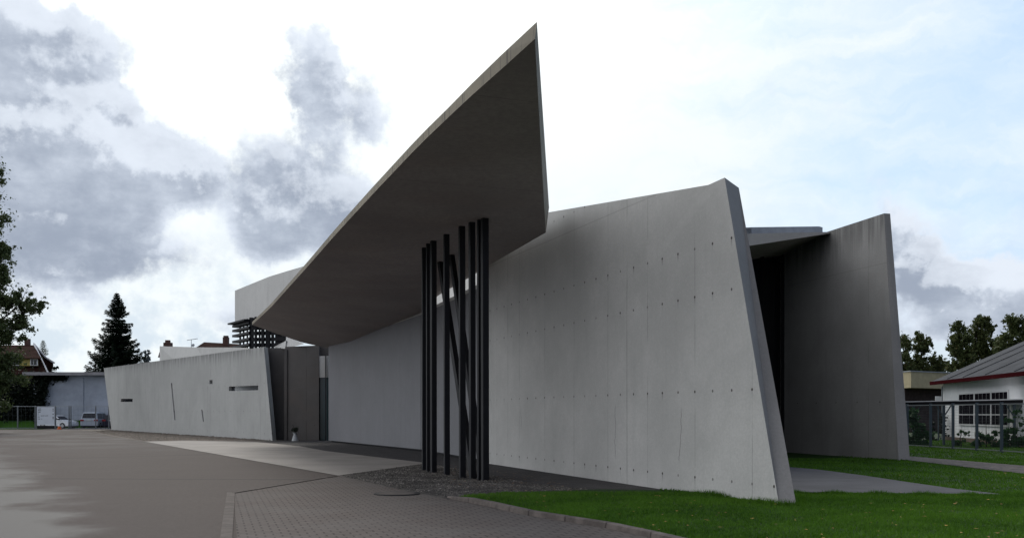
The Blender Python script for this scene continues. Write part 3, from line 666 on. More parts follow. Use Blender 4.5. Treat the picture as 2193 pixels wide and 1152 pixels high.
# louvre screen under it
lv = MB(); za0 = 8.46
A_ = P3(514, 694, 74.2); B_ = P3(540, 694, 71.6); C_ = P3(615, 694, 71.0)
def hb(p, q, z, hgt, dpth): lv.box(((p.x + q.x) / 2, (p.y + q.y) / 2, z), ((q - p).xy.length, dpth, hgt), math.atan2(q.y - p.y, q.x - p.x))
scr = empty
mbz = lambda y, Y: CAMZ + (HY - y) / F * Y
L0 = P3(504, 694, 75.0)
for yy in (699.5, 709, 720, 732.5, 744):
    z = mbz(yy, 75.0); hb(L0, B_, z, .17, .5); hb(B_, C_, z - .06, .26, .25)
for xx, wd in ((514.5, .10), (522, .08), (530, .08), (539, .30)):
    q = (xx - 514) / 26; p = A_.lerp(B_, q); lv.box((p.x, p.y, 7.0), (wd, .2, 3.2), .0)
for xx, wd in ((548, .16), (556, .10), (563, .22), (574, .34), (584, .18), (592, .16), (600, .34), (609, .2)):
    p = P3(xx, 694, 71.2); lv.box((p.x, p.y, 7.0), (wd, .2, 3.2), .0)
hb(L0, B_, 8.40, .12, 1.2); hb(B_, C_, 8.2, .5, .5)
lv.build('louvre_screen', M['black'], fs)
lb = MB(); lb.box((P3(530, 0, 72).x, 77, 5.0), (4.0, .2, .4)); 
# ------------------------------------------------------------ manhole, planter
M['manlid'] = mat('manhole_lid', (.085, .072, .066), .9, var=.2)
mh = G(850, 1058)
o = empty('manhole_cover', (mh.x, mh.y, 0), 0, 'round cast manhole cover set in the block paving', 'manhole')
MB().cone((0, 0, -.02), (0, 0, .024), .46, .46, 40).build('rim', M['black'], o, world=False)
MB().cone((0, 0, .0), (0, 0, .026), .36, .36, 40).build('lid', M['manlid'], o, world=False)
pl = G(632, 943.8)
M['plant_dark'] = foliage('planter_leaves', (.012, .018, .012), (.02, .03, .018))
M['pot'] = mat('pale_pot', (.36, .37, .38), .6, var=.1)
o = empty('planter', (pl.x, pl.y, 0), 0, 'small pale cone shaped planter with a dark bushy plant by the entrance', 'planter')
MB().cone((0, 0, 0), (0, 0, .42), .21, .07, 16).build('pot', M['pot'], o, world=False, smooth=False)
MB().cone((0, 0, .42), (0, 0, .5), .10, .15, 12).build('bowl', M['pot'], o, world=False)
def leafcloud(centers, radii, n, size, r, flat=.8, up=0.0):
    """n leaf quads spread through ellipsoidal clumps; returns V"""
    c = np.array(centers); rad = np.array(radii)
    if rad.ndim == 1: rad = np.repeat(rad[:, None], 3, 1)
    wts = np.prod(rad, 1) ** .67; wts /= wts.sum()
    k = r.choice(len(c), n, p=wts)
    d = r.normal(size=(n, 3)); d /= np.linalg.norm(d, axis=1)[:, None]
    rr = r.random(n) ** .45
    p = c[k] + np.where((r.random(n) < .35)[:, None], r.normal(size=(n, 3)) * .8, d * rr[:, None]) * rad[k]
    a = r.normal(size=(n, 3)); a /= np.linalg.norm(a, axis=1)[:, None]
    b = np.cross(a, r.normal(size=(n, 3))); b /= np.linalg.norm(b, axis=1)[:, None]
    s = size * r.uniform(.5, 1.35, n)[:, None]
    a = a * s; b = b * s * .55
    V = np.stack([p - a, p - b * .9 + a * .1, p + a, p + b * .9 + a * .1], 1)
    return V.reshape(-1, 3)
V = leafcloud([(0, 0, .62), (.1, 0, .7), (-.12, 0, .66)], [.16, .1, .1], 350, .04, rng)
npmesh('foliage', V, np.arange(len(V)).reshape(-1, 4), M['plant_dark'], o, world=False)
# ------------------------------------------------------------ trees
def tree(name, loc, H, blobs, nleaf, leaf, fm, label, cat='tree', trunk_r=.25, group=None, seed=1, sub=9, lean=(0, 0), spread=.55, nosub=False):
    """blobs: (dx,dy,z,r) main limb ends; each gets sub clumps and a limb"""
    r = np.random.default_rng(seed); rd = random.Random(seed)
    o = empty(name, loc, 0, label, cat, group)
    tr = MB(); zt = H * .72; top = Vector((lean[0], lean[1], zt))
    pts = [Vector((0, 0, -.1)), Vector((lean[0] * .2 + rd.uniform(-.1, .1), 0, zt * .35)), Vector((lean[0] * .6, lean[1] * .6, zt * .7)), top]
    rr = [trunk_r, trunk_r * .75, trunk_r * .45, trunk_r * .15]
    for i in range(3): tr.cone(pts[i], pts[i + 1], rr[i], rr[i + 1], 8)
    C, R = [], []
    for (bx, by, bz, br) in blobs:
        e = Vector((bx, by, bz)); zb = max(.12 * H, min(zt * .92, bz - br - math.hypot(bx, by) * .6)); q = zb / zt
        s0 = Vector((lean[0] * q, lean[1] * q, zb)); mid = s0.lerp(e, .55) + Vector((0, 0, -.15 * br))
        tr.cone(s0, mid, trunk_r * .30, trunk_r * .18, 6); tr.cone(mid, e, trunk_r * .18, trunk_r * .05, 5)
        for _ in range(sub):
            d = Vector((rd.gauss(0, 1), rd.gauss(0, 1), rd.gauss(0, .85))); d.normalize(); d *= br * rd.uniform(.3, 1.25)
            c = e + d; C.append(tuple(c)); sr = br * rd.uniform(.10, .36); R.append((sr * .9, sr * .9, sr * (1.1 if group == 'trees beyond the right hand fence' else .7)))
            tr.cone(mid.lerp(e, rd.uniform(.3, 1)), c, trunk_r * .07, trunk_r * .02, 4)
    tr.build('trunk', M['bark'], o, world=False)
    V = leafcloud(C, R, nleaf, leaf, r)
    npmesh('crown', V, np.arange(len(V)).reshape(-1, 4), fm, o, world=False)
    return o
def spruce(name, loc, H, Rb, fm, label, seed=1, z0=.0, dens=1.0, group=None, leaf=.16):
    rd = random.Random(seed); r = np.random.default_rng(seed)
    o = empty(name, loc, 0, label, 'tree', group)
    tr = MB(); tr.cone((0, 0, -.1), (0, 0, H), H * .016, .02, 8); Vs = []
    z = H * (.08 + z0)
    while z < H * .985:
        q = (z / H); R = Rb * (1 - q) ** .95 * rd.uniform(.85, 1.1) + .10
        nb = max(4, int(9 * (1 - q) + 5)); a0 = rd.uniform(0, 6.28)
        for k in range(nb):
            a = a0 + 6.283 * k / nb + rd.uniform(-.2, .2); Lb = R * rd.uniform(.72, 1.12)
            # branch dips, then lifts at the tip
            P_ = []
            for s in np.linspace(0, 1, 7):
                P_.append(np.array([math.cos(a) * Lb * s, math.sin(a) * Lb * s, z + Lb * (-.42 * s + .42 * s ** 2.6) * (1 if q < .7 else .2) + (Lb * .5 * s if q > .8 else 0)]))
            tr.cone(P_[0], P_[4], .04 * (1 - q) + .012, .01, 4)
            n = int((26 * Lb + 10) * dens); s = r.random(n) ** .8; i = np.minimum((s * 6).astype(int), 5); fr_ = s * 6 - i; PP = np.array(P_)
            c = PP[i] * (1 - fr_)[:, None] + PP[i + 1] * fr_[:, None]
            side = r.normal(0, 1, n) * (.20 * Lb * (1.05 - s) + .06); hang = -np.abs(r.normal(0, 1, n)) * (.09 * Lb + .05)
            c[:, 0] += -math.sin(a) * side; c[:, 1] += math.cos(a) * side; c[:, 2] += hang * .8 - np.abs(side) * .15
            ang = a + np.sign(side) * .7 + r.normal(0, .3, n); sz = leaf * (.45 + .55 * (1 - q)) * r.uniform(.6, 1.3, n)
            dx_ = np.stack([np.cos(ang) * sz, np.sin(ang) * sz, -.25 * sz + r.normal(0, .2, n) * sz], 1)
            up_ = np.stack([r.normal(0, .3, n), r.normal(0, .3, n), np.ones(n)], 1); bb = np.cross(dx_, up_); bb /= np.linalg.norm(bb, axis=1)[:, None]; bb = bb * sz[:, None] * .30
            bb[:, 2] += sz * .12
            Vs.append(np.stack([c - dx_ * .4, c + bb, c + dx_, c - bb], 1).reshape(-1, 3))
        z += (.034 * H * (1 - .55 * q)) * rd.uniform(.85, 1.15)
    tr.build('trunk', M['bark'], o, world=False)
    V = np.concatenate(Vs); npmesh('crown', V, np.arange(len(V)).reshape(-1, 4), fm, o, world=False)
    return o
M['f_spruce'] = foliage('spruce_needles', (.006, .012, .006), (.010, .020, .009))
M['f_left'] = foliage('birch_leaves', (.042, .062, .022), (.068, .092, .034))
M['f_right'] = foliage('hedgerow_leaves', (.040, .056, .018), (.066, .082, .028), c3=(.13, .075, .028))
M['f_shrub'] = foliage('shrub_leaves', (.014, .045, .012), (.024, .075, .02))
M['f_pale'] = foliage('hazy_leaves', (.10, .12, .13), (.14, .16, .17))
M['f_dark'] = foliage('hedge_leaves', (.004, .007, .004), (.006, .011, .005))
def gx(px, Y): return (px - CXP) / F * Y
def gz(py, Y): return CAMZ + (HY - py) / F * Y
def at_px(Y, lst, x0): # list of (px,py,rpx,dy) -> blobs relative to base
    return [(gx(x, Y) - x0, dy, gz(y, Y), rp / F * Y) for (x, y, rp, dy) in lst]
Yt = 80.0; x0 = gx(-85, Yt)
tree('broadleaf_tree', (x0, Yt, 0), 22, at_px(Yt, [(-40, 360, 42, 0), (-60, 450, 70, 1), (-30, 520, 50, -.5), (5, 545, 30, 0), (-45, 600, 60, .5), (-10, 600, 38, 0), (5, 650, 34, 0), (48, 645, 30, 0), (75, 648, 20, .3), (40, 690, 30, 0), (-20, 690, 45, -.5), (10, 720, 36, 0), (-40, 770, 60, .5), (8, 770, 34, .2), (-10, 820, 45, 0), (-50, 860, 50, 0)], x0),
     56000, .12, M['f_left'], 'tall loose leafed tree at the left edge of the photo beside the brown roofed house', trunk_r=.38, seed=3, sub=26)
Yt = 125.0; spruce('spruce', (gx(250, Yt), Yt, 0), gz(625, Yt), 6.6, M['f_spruce'], 'dark pointed spruce rising behind the pale shed and the low concrete wall', 5, dens=3.4, leaf=.33)
Yt = 150.0; spruce('spruce', (gx(92, Yt), Yt, 0), gz(727, Yt), 4.2, M['f_right'], 'small olive conifer behind the right side of the brown roofed house', 8, dens=.8, leaf=.24)
tree('broadleaf_tree', (gx(117, 138), 138, 0), 9, at_px(138, [(112, 790, 9, 0), (121, 789, 8, 0), (105, 793, 8, 0)], gx(117, 138)), 900, .16, M['f_dark'], 'low dark shrubby tree between the brown roofed house and the shed roof', seed=13, trunk_r=.12, sub=5)
Yt = 260.0; xx = gx(315, Yt)
tree('poplar', (xx, Yt, 0), gz(750, Yt), at_px(Yt, [(315, 757, 6, 0), (315, 766, 8, 0), (315, 778, 9, 0), (316, 792, 9, 0), (315, 808, 8, 0)], xx), 3500, .3, M['f_pale'], 'small pale hazy poplar to the right of the tall spruce', seed=4, trunk_r=.2, sub=10)
RT = 'trees beyond the right hand fence'
def rtree(pxs, Y, tx, top, n, label, seed):
    n = int(n * 2.0); x_ = gx(tx, Y); tree('hedgerow_tree', (x_, Y, 0), gz(top, Y), at_px(Y, pxs, x_), int(n * .7), .14, M['f_right'], label, group=RT, seed=seed, trunk_r=.2, sub=30)
rtree([(1936, 735, 18, 0), (1930, 765, 20, 0), (1942, 785, 16, 0), (1925, 795, 16, 0)], 95, 1932, 715, 3600, 'small tree just right of the tall side wall, half hidden by it', 21)
rtree([(1968, 722, 11, 0), (1972, 745, 17, 0), (1985, 735, 12, 0), (1968, 775, 20, 0), (2000, 770, 14, 0), (2010, 788, 12, 0), (1985, 795, 18, 0)], 96, 1975, 706, 5500, 'round topped tree above the beige flat roofed building', 22)
rtree([(2048, 700, 13, 0), (2060, 725, 20, 0), (2045, 745, 16, 0), (2060, 765, 22, 0), (2040, 785, 14, 0), (2075, 790, 20, 0)], 92, 2058, 680, 6500, 'brownish tree left of the pair over the grey roof', 23)
rtree([(2100, 690, 15, 0), (2118, 700, 13, 0), (2090, 715, 17, 0), (2115, 735, 24, 0), (2095, 755, 20, 0), (2130, 765, 20, 0)], 94, 2108, 672, 8000, 'dark green tree straight above the corner of the grey roof', 24)
rtree([(2172, 690, 18, 0), (2192, 700, 20, 0), (2160, 720, 22, 0), (2190, 735, 26, 0), (2150, 745, 20, 0), (2225, 715, 30, 0)], 90, 2182, 672, 8000, 'tall tree at the right edge of the photo above the grey roof', 25)
# thin background twigs between the clumps
rtree([(2020, 775, 8, 0), (2028, 785, 9, 0), (2012, 790, 8, 0)], 110, 2020, 768, 500, 'sparse thin tree in the gap above the beige roof', 26)
# ------------------------------------------------------------ houses
M['rooftile'] = mat('brown_roof_tiles', (.032, .015, .012), .95, spec=.05, var=.3, scale=.9)
M['yellow'] = mat('yellow_render', (.38, .31, .10), .85, var=.1)
M['brick'] = mat('chimney_brick', (.09, .05, .042), .85, var=.3, scale=2)
M['winf'] = mat('white_window_frame', (.62, .62, .64), .6)
def hx(px, py, Y): return P3(px, py, Y)
Y0 = 125.0
H1Y = Y0
h1 = empty('house', (gx(40, Y0), Y0, 0), 0, 'yellow house with brown mansard roof behind the tall tree at the left', 'house')
SH = Vector((-3.9, 8, -.4)); xa, xb = gx(-60, Y0), gx(104, Y0); zE, zR = gz(803, Y0), gz(735, Y0)
MB().box(((xa + xb) / 2, Y0 + 5.5, zE / 2), (xb - xa - .8, 10, zE)).build('wall', M['yellow'], h1)
xr0, xr1 = gx(-10, Y0 + 3.4), gx(71, Y0 + 3.4)
mr = MB(); mr.prism([(xa, Y0 - .4, zE), (xb, Y0 - .4, zE), (xb - 5.8, Y0 + 11.4, zE), (xa - 5.8, Y0 + 11.4, zE)], [(xr0, Y0 + 3.4, zR), (xr1, Y0 + 3.4, zR), (xr1 - 2, Y0 + 7, zR), (xr0 - 2, Y0 + 7, zR)])
rf = mr.build('roof', M['rooftile'], h1)
MB().box((gx(59, Y0 + 5), Y0 + 5, zR + .2), (.55, .6, 1.5)).build('chimney', M['brick'], rf)
dx0, dx1 = gx(-12, Y0), gx(82, Y0); zd0, zd1 = gz(783, Y0), gz(768, Y0)
dm = MB().box(((dx0 + dx1) / 2, Y0 + 1.55, (zd0 + zd1) / 2), (dx1 - dx0, 3, zd1 - zd0)).build('dormer', M['yellow'], h1)
MB().prism([(dx0 - .3, Y0 - .35, zd1 - .05), (dx1 + .35, Y0 - .35, zd1 - .05), (dx1 + .1, Y0 + 4, zd1 + .2), (dx0 - .3, Y0 + 4, zd1 + .2)],
           [(dx0 - .3, Y0 - .33, zd1 + .08), (dx1 + .35, Y0 - .33, zd1 + .08), (gx(72, Y0), Y0 + 3.6, zR + .02), (gx(-8, Y0), Y0 + 3.6, zR + .02)]).build('dormer_roof', M['rooftile'], dm)
for nm_ in ('wall', 'dormer', 'dormer_roof'):
    for o_ in [q for q in bpy.data.objects if q.name.split('.')[0] == nm_ and (q.parent == h1 or (q.parent and q.parent.parent == h1))]:
        for v_ in o_.data.vertices: v_.co.x += v_.co.y * -.487
for px in (33, 73):
    wf = MB().box((gx(px, Y0), Y0 + .0, (zd0 + zd1) / 2), (.95, .12, .84)).build('window', M['winf'], h1)
    MB().box((gx(px, Y0), Y0 - .07, (zd0 + zd1) / 2), (.7, .05, .66)).build('pane', M['glass'], wf)
    MB().box((gx(px, Y0), Y0 - .11, (zd0 + zd1) / 2), (.05, .04, .66)).build('mullion', M['winf'], wf)
mb = MB(); mb.beam(P3(72, 735, Y0 + 3), P3(105, 802, Y0 - .3), .14); mb.build('verge_board', M['winf'], rf)
MB().prism([P3(75, 738, Y0 + 4), P3(84, 749, Y0 + 4), P3(98, 765, Y0 + 4), P3(115, 776, Y0 + 4), P3(110, 800, Y0 + 4), P3(80, 800, Y0 + 4)],
           [P3(75, 738, Y0 + 4) + SH, P3(84, 749, Y0 + 4) + SH, P3(98, 765, Y0 + 4) + SH, P3(115, 776, Y0 + 4) + SH, P3(110, 800, Y0 + 4) + SH, P3(80, 800, Y0 + 4) + SH]).build('gable_wing', M['rooftile'], h1)
mb = MB(); mb.beam(P3(73, 735.5, Y0 + 3.9), P3(84, 749, Y0 + 3.9), .16).beam(P3(84, 749, Y0 + 3.9), P3(98, 765, Y0 + 3.9), .16).beam(P3(98, 765, Y0 + 3.9), P3(117, 777, Y0 + 3.9), .18)
mb.build('verge_board', M['winf'], rf)
Y0 = 145.0
h2 = empty('house', (gx(470, Y0), Y0, 0), 0, 'house of which only the dark brown roof and chimney show over the concrete walls', 'house')
zR = gz(733, Y0); zE = gz(760, Y0)
MB().box((gx(475, Y0), Y0 + 6, zE / 2), (gx(545, Y0) - gx(405, Y0), 11, zE)).build('wall', M['yellow'], h2)
rf = MB().prism([(gx(395, Y0), Y0, zE), (gx(560, Y0), Y0, zE), (gx(560, Y0), Y0 + 12, zE), (gx(395, Y0), Y0 + 12, zE)], [(gx(437, Y0 + 5), Y0 + 5, gz(732.5, Y0 + 5)), (gx(512, Y0 + 5), Y0 + 5, gz(736.5, Y0 + 5)), (gx(512, Y0 + 7), Y0 + 7, gz(736.5, Y0 + 5)), (gx(437, Y0 + 7), Y0 + 7, gz(732.5, Y0 + 5))]).build('roof', M['rooftile'], h2)
MB().box((gx(484, Y0 + 3), Y0 + 3, gz(729, Y0)), (.8, .7, 1.4)).box((gx(484, Y0 + 3), Y0 + 3, gz(719, Y0)), (.62, .55, .5)).build('chimney', M['brick'], rf)
Y0 = 135.0
h3 = empty('house', (gx(378, Y0), Y0, 0), 0, 'house hidden by the concrete walls except a brick chimney and roof aerial', 'house')
zE = gz(765, Y0)
MB().box((gx(380, Y0), Y0 + 5, zE / 2), (5.2, 9, zE)).build('wall', M['yellow'], h3)
rf = MB().prism([(gx(338, Y0), Y0, zE), (gx(425, Y0), Y0, zE), (gx(425, Y0), Y0 + 9.5, zE), (gx(338, Y0), Y0 + 9.5, zE)], [(gx(345, Y0 + 4), Y0 + 4, gz(743, Y0 + 4)), (gx(415, Y0 + 4), Y0 + 4, gz(743, Y0 + 4)), (gx(415, Y0 + 5), Y0 + 5, gz(743, Y0 + 4)), (gx(345, Y0 + 5), Y0 + 5, gz(743, Y0 + 4))]).build('roof', M['rooftile'], h3)
MB().box((gx(349, Y0), Y0 + 2, gz(740, Y0)), (1.05, .8, 1.1)).box((gx(348.5, Y0), Y0 + 2, gz(729.5, Y0)), (.6, .5, .45)).build('chimney', M['brick'], rf)
an = MB(); bx = gx(399.5, Y0); zt_ = gz(724, Y0)
an.beam((bx, Y0 + 2, gz(745, Y0)), (bx, Y0 + 2, zt_), .06).beam((bx - .6, Y0 + 2, zt_ - .12), (bx + .9, Y0 + 2, zt_ + .1), .05)
for k in range(6): q = -.5 + k * .25; an.beam((bx + q, Y0 + 1.7, zt_ - .1 + q * .15), (bx + q, Y0 + 2.3, zt_ - .05 + q * .15), .03)
an.cone((bx + .35, Y0 + 1.9, gz(738, Y0)), (bx + .35, Y0 + 1.7, gz(738, Y0) + .05), .05, .22, 10).beam((bx + .35, Y0 + 1.9, gz(738, Y0)), (bx, Y0 + 2, gz(740, Y0)), .04)
an.build('aerial', M['zinc'], rf)
# ------------------------------------------------------------ pale shed at the far left and its ivy
Y0 = 108.0
M['shedwall'] = mat('pale_shed_render', (.34, .37, .43), .9, var=.14, scale=.6)
M['shedroof'] = mat('grey_shed_roof', (.27, .26, .27), .7, var=.2, scale=1.0)
sh = empty('shed', (gx(150, Y0), Y0, 0), 0, 'pale blue grey windowless shed behind the parked cars at the left', 'shed')
MB().box(((gx(72, Y0) + gx(262, Y0)) / 2, Y0 + 4, gz(803, Y0) / 2), (gx(262, Y0) - gx(72, Y0), 8, gz(803, Y0))).build('wall', M['shedwall'], sh)
MB().box(((gx(56, Y0) + gx(268, Y0)) / 2, Y0 + 3.8, gz(800.5, Y0)), (gx(268, Y0) - gx(56, Y0), 9.4, .34)).build('roof', M['shedroof'], sh)
MB().box((gx(178, Y0), Y0 - .03, gz(803, Y0) / 2), (.12, .08, gz(803, Y0) - .6)).build('downpipe', M['shedwall'], sh)
iv = empty('ivy_hedge', (gx(30, 106), 106, 0), 0, 'dark dense hedge filling the gap between the left tree and the pale shed', 'hedge')
cs, rs_ = [], []
rd = random.Random(4)
for k in range(120):
    px = rd.uniform(-120, 72); py = rd.uniform(815, 903); cs.append((gx(px, 108.7) - gx(30, 106), rd.uniform(2.3, 3.2), gz(py, 108.7))); rs_.append((1.0, .8, .8))
for k in range(26):
    px = rd.uniform(60, 120); py = 806 + rd.uniform(0, 7) * (1 - (px - 60) / 90); cs.append((gx(px, 106) - gx(30, 106), 1.75, gz(py, 106))); rs_.append((.5, .15, .22))
for k in range(60):
    py = rd.uniform(805, 905); px = 72 + rd.uniform(-10, 5 + max(0, (835 - py) * .35)); cs.append((gx(px, 106) - gx(30, 106), 1.6, gz(py, 106))); rs_.append((.4, .25, .5))
V = leafcloud(cs, rs_, 52000, .17, rng); npmesh('foliage', V, np.arange(len(V)).reshape(-1, 4), M['f_dark'], iv, world=False)
stem = MB()
for k in range(5): x_ = rd.uniform(-7, 1); MB().cone((x_, 3.3, -.1), (x_ + rd.uniform(-.4, .4), 3.3, 3.6), .08, .03, 5).build('stem', M['bark'], iv, world=False)
M['bankgrass'] = foliage('bank_grass', (.022, .07, .006), (.04, .11, .01), .9, .8)
bk_ = MB().prism([(-80, 106.3, -.02), (gx(240, 107), 106.3, -.02), (gx(240, 107), 107.9, -.02), (-80, 107.9, -.02)], [(-80, 106.9, .35), (gx(240, 107), 106.9, .35), (gx(240, 107), 107.9, .85), (-80, 107.9, .85)]).build('grass_bank', M['bankgrass']); tag(bk_, kind='structure')
sheet('verge_grass', [(-75, 98.2), (-40, 98.2), (-40, 107.8), (-75, 107.8)], -.012, M['grassbase'])
# ------------------------------------------------------------ fences
M['fence_l'] = mat('grey_fence_metal', (.15, .16, .17), .55, .3)
M['wire'] = mat('fence_wire', (.10, .115, .12), .6, .2)
M['fence_r'] = mat('blue_grey_fence_post', (.075, .10, .125), .5, .2)
M['rail'] = mat('galvanised_rail', (.32, .34, .36), .45, .5)
def fence(name, a, b, npost, h, label, pm, wp=.09, dv=.16, dh=.2, skip=(), postxs=None, wr=.004, hh=None):
    a = Vector(a); b = Vector(b); d = b - a; L = d.length; un = d.normalized(); rz = math.atan2(un.y, un.x)
    o = empty(name, (a.x, a.y, 0), rz, label, 'fence')
    ts = postxs or [L * k / (npost - 1) for k in range(npost)]
    for t_ in ts: MB().box((t_, 0, h / 2), (wp, wp * .8, h + .05)).build('post', pm, o, world=False)
    MB().box((L / 2, -.02, h - .05), (L, .045, .045)).build('top_rail', M['rail'], o, world=False)
    MB().box((L / 2, -.02, .10), (L, .04, .04)).build('bottom_rail', M['rail'], o, world=False)
    m_ = MB(); x_ = dv / 2
    while x_ < L: m_.box((x_, 0, h / 2), (wr * 2, wr * 2, h - .15)); x_ += dv
    z_ = .2
    while z_ < h - .1: m_.box((L / 2, .006, z_), (L, wr * 2, wr * 2)); z_ += dh
    m_.build('wire_mesh', M['wire'], o, world=False)
    return o
Yf = 101.0; X0 = gx(-90, Yf)
fence('fence', (X0, Yf), (gx(236, Yf), Yf), 0, 2.38, 'grey mesh fence behind the information board at the far left', M['fence_l'], .10, .45, .60,
      postxs=[gx(p, Yf) - X0 for p in (-60, 38, 75.5, 119, 148, 152, 205, 233)], wr=.004)
fa = G(1925, 955.5); fb_ = G(2330, 982)
posts_px = (1928, 1943, 1993, 2041, 2092, 2145, 2200, 2262)
ts = []
for p in posts_px:
    u = (p - CXP) / F; d = fb_ - fa; t_ = (fa.x - u * fa.y) / (u * d.y - d.x); ts.append(t_ * d.xy.length)
fence('fence', fa.xy, fb_.xy, 0, 2.03, 'blue grey mesh fence along the lawn in front of the white building', M['fence_r'], .11, .10, .12, postxs=ts, wr=.0025)
# ------------------------------------------------------------ right hand buildings
M['wwall'] = mat('white_wall', (.72, .73, .75), .8, var=.06, scale=.8)
M['redgutter'] = mat('dark_red_gutter', (.045, .008, .010), .9, spec=.0)
M['greyroof'] = mat('grey_sheet_roof', (.070, .072, .078), .9, spec=.05, var=.16, scale=1.2)
M['plinth'] = mat('brown_plinth', (.13, .095, .075), .85, var=.2)
cL = Vector((25.5, 58.0)); wd_ = Vector((-.135, -.99)).normalized(); out = Vector((.99, -.135)).normalized()
wb = empty('white_building', (cL.x, cL.y, 0), 0, 'low white walled building with grey roof and red gutter at the right edge', 'building')
def wbox(s0, s1, o0, o1, z0, z1): # along wall, outward(-)/inward(+)
    q = [cL + wd_ * s + out * o_ for s, o_ in ((s0, o0), (s1, o0), (s1, o1), (s0, o1))]
    return MB().prism([(p.x, p.y, z0) for p in q], [(p.x, p.y, z1) for p in q])
wbox(0, 22, 0, 12, .26, 3.42).build('wall', M['wwall'], wb)
wbox(-.03, 22.03, -.04, 12.04, -.05, .26).build('plinth', M['plinth'], wb)
q0 = [cL + wd_ * s + out * o_ for s, o_ in ((-.7, -.45), (22.5, -.45), (22.5, 6.2), (-.7, 6.2), (22.5, 12.5), (-.7, 12.5))]
sl = .45
mr = MB().prism([(q0[0].x, q0[0].y, 3.40), (q0[1].x, q0[1].y, 3.40), (q0[2].x, q0[2].y, 3.40 + 6.65 * sl), (q0[3].x, q0[3].y, 3.40 + 6.65 * sl)],
                [(q0[0].x, q0[0].y, 3.52), (q0[1].x, q0[1].y, 3.52), (q0[2].x, q0[2].y, 3.54 + 6.65 * sl), (q0[3].x, q0[3].y, 3.54 + 6.65 * sl)])
mr.prism([(q0[3].x, q0[3].y, 3.40 + 6.65 * sl), (q0[2].x, q0[2].y, 3.40 + 6.65 * sl), (q0[4].x, q0[4].y, 3.40), (q0[5].x, q0[5].y, 3.40)],
         [(q0[3].x, q0[3].y, 3.54 + 6.65 * sl), (q0[2].x, q0[2].y, 3.54 + 6.65 * sl), (q0[4].x, q0[4].y, 3.52), (q0[5].x, q0[5].y, 3.52)])
wr_ = mr.build('roof', M['greyroof'], wb)
ga = wbox(0, .2, .25, 11.8, 3.42, 3.5); q = [cL + out * .1, cL + out * 6.1, cL + out * 12]
MB().prism([(q[0].x, q[0].y, 3.4), (q[1].x, q[1].y, 3.42 + 6.0 * sl), (q[2].x, q[2].y, 3.4)], [(q[0].x + wd_.x * .2, q[0].y + wd_.y * .2, 3.4), (q[1].x + wd_.x * .2, q[1].y + wd_.y * .2, 3.42 + 6.0 * sl), (q[2].x + wd_.x * .2, q[2].y + wd_.y * .2, 3.4)]).build('gable', M['wwall'], wb)
mb = MB(); mb.v = []; wbx = wbox(-.75, 22.6, -.56, -.44, 3.30, 3.50); wbx.build('gutter', M['redgutter'], wr_)
ribs = MB()
for s_ in (2.2, 5.0, 8.5, 12.5):
    a = cL + wd_ * s_ + out * -.42; b = cL + wd_ * (s_) + out * 6.1
    ribs.beam((a.x, a.y, 3.56), (b.x, b.y, 3.58 + 6.6 * sl), .04, .02)
ribs.build('roof_seams', M['greyroof'], wr_)
mb = MB(); a = cL + wd_ * .25 + out * -.12; mb.cone((a.x, a.y, 0.1), (a.x, a.y, 3.2), .05, .05, 8); mb.build('downpipe', M['rail'], wb)
def sx(px):  # distance along wall for pixel column
    u = (px - CXP) / F; p0 = cL; return (p0.x - u * p0.y) / (u * wd_.y - wd_.x)
def wwin(pxa, pxb, z0, z1, ncol, nrow, parent):
    s0, s1 = sx(pxa), sx(pxb)
    fr_ = wbox(s0, s1, -.05, .02, z0, z1).build('window', M['winf'], parent)
    cw = (s1 - s0 - .12) / ncol; chh = (z1 - z0 - .12) / nrow; pm = MB()
    for i in range(ncol):
        for j in range(nrow):
            bx_ = wbox(s0 + .06 + i * cw + .035, s0 + .06 + (i + 1) * cw - .035, -.065, -.045, z0 + .06 + j * chh + .03, z0 + .06 + (j + 1) * chh - .03)
            k0 = len(pm.v); pm.v += bx_.v; pm.f += [tuple(k0 + q_ for q_ in f_) for f_ in bx_.f]
    pm.build('pane', M['glassd'], fr_)
for (pa, pb) in ((2055, 2088), (2089, 2124), (2125, 2161)):
    wwin(pa, pb, 2.22, 2.74, 4, 1, wb); wwin(pa, pb, .95, 2.14, 4, 2, wb)
# beige flat roofed building
Yb = 82.0
M['beige'] = mat('beige_fascia', (.36, .31, .20), .8, var=.08)
bb = empty('flat_roofed_building', (gx(1990, Yb), Yb, 0), 0, 'beige flat roofed building between the tall side wall and the white building', 'building')
pA = P3(1912, 795, Yb + 3); pB = P3(1951, 795.5, Yb); pC = P3(2075, 798, Yb + 5)
zt, zb = gz(795.5, Yb), gz(830, Yb)
MB().prism([v3(pA.xy, zb), v3(pB.xy, zb), v3(pC.xy, zb), v3((pC.xy + Vector((2, 10))), zb), v3((pA.xy + Vector((0, 10))), zb)], [v3(pA.xy, zt), v3(pB.xy, zt), v3(pC.xy, zt), v3((pC.xy + Vector((2, 10))), zt), v3((pA.xy + Vector((0, 10))), zt)]).build('fascia', M['beige'], bb)
MB().prism([v3(pA.xy, zt), v3(pB.xy + Vector((-.1, -.15)), zt), v3(pC.xy + Vector((0, -.15)), zt), v3((pC.xy + Vector((2, 10))), zt), v3((pA.xy + Vector((0, 10))), zt)], [v3(pA.xy, zt + .08), v3(pB.xy + Vector((-.1, -.15)), zt + .08), v3(pC.xy + Vector((0, -.15)), zt + .08), v3((pC.xy + Vector((2, 10))), zt + .08), v3((pA.xy + Vector((0, 10))), zt + .08)]).build('coping', M['zinc'], bb)
M['darkbrick'] = mat('dark_brown_wall', (.035, .022, .02), .8, var=.3)
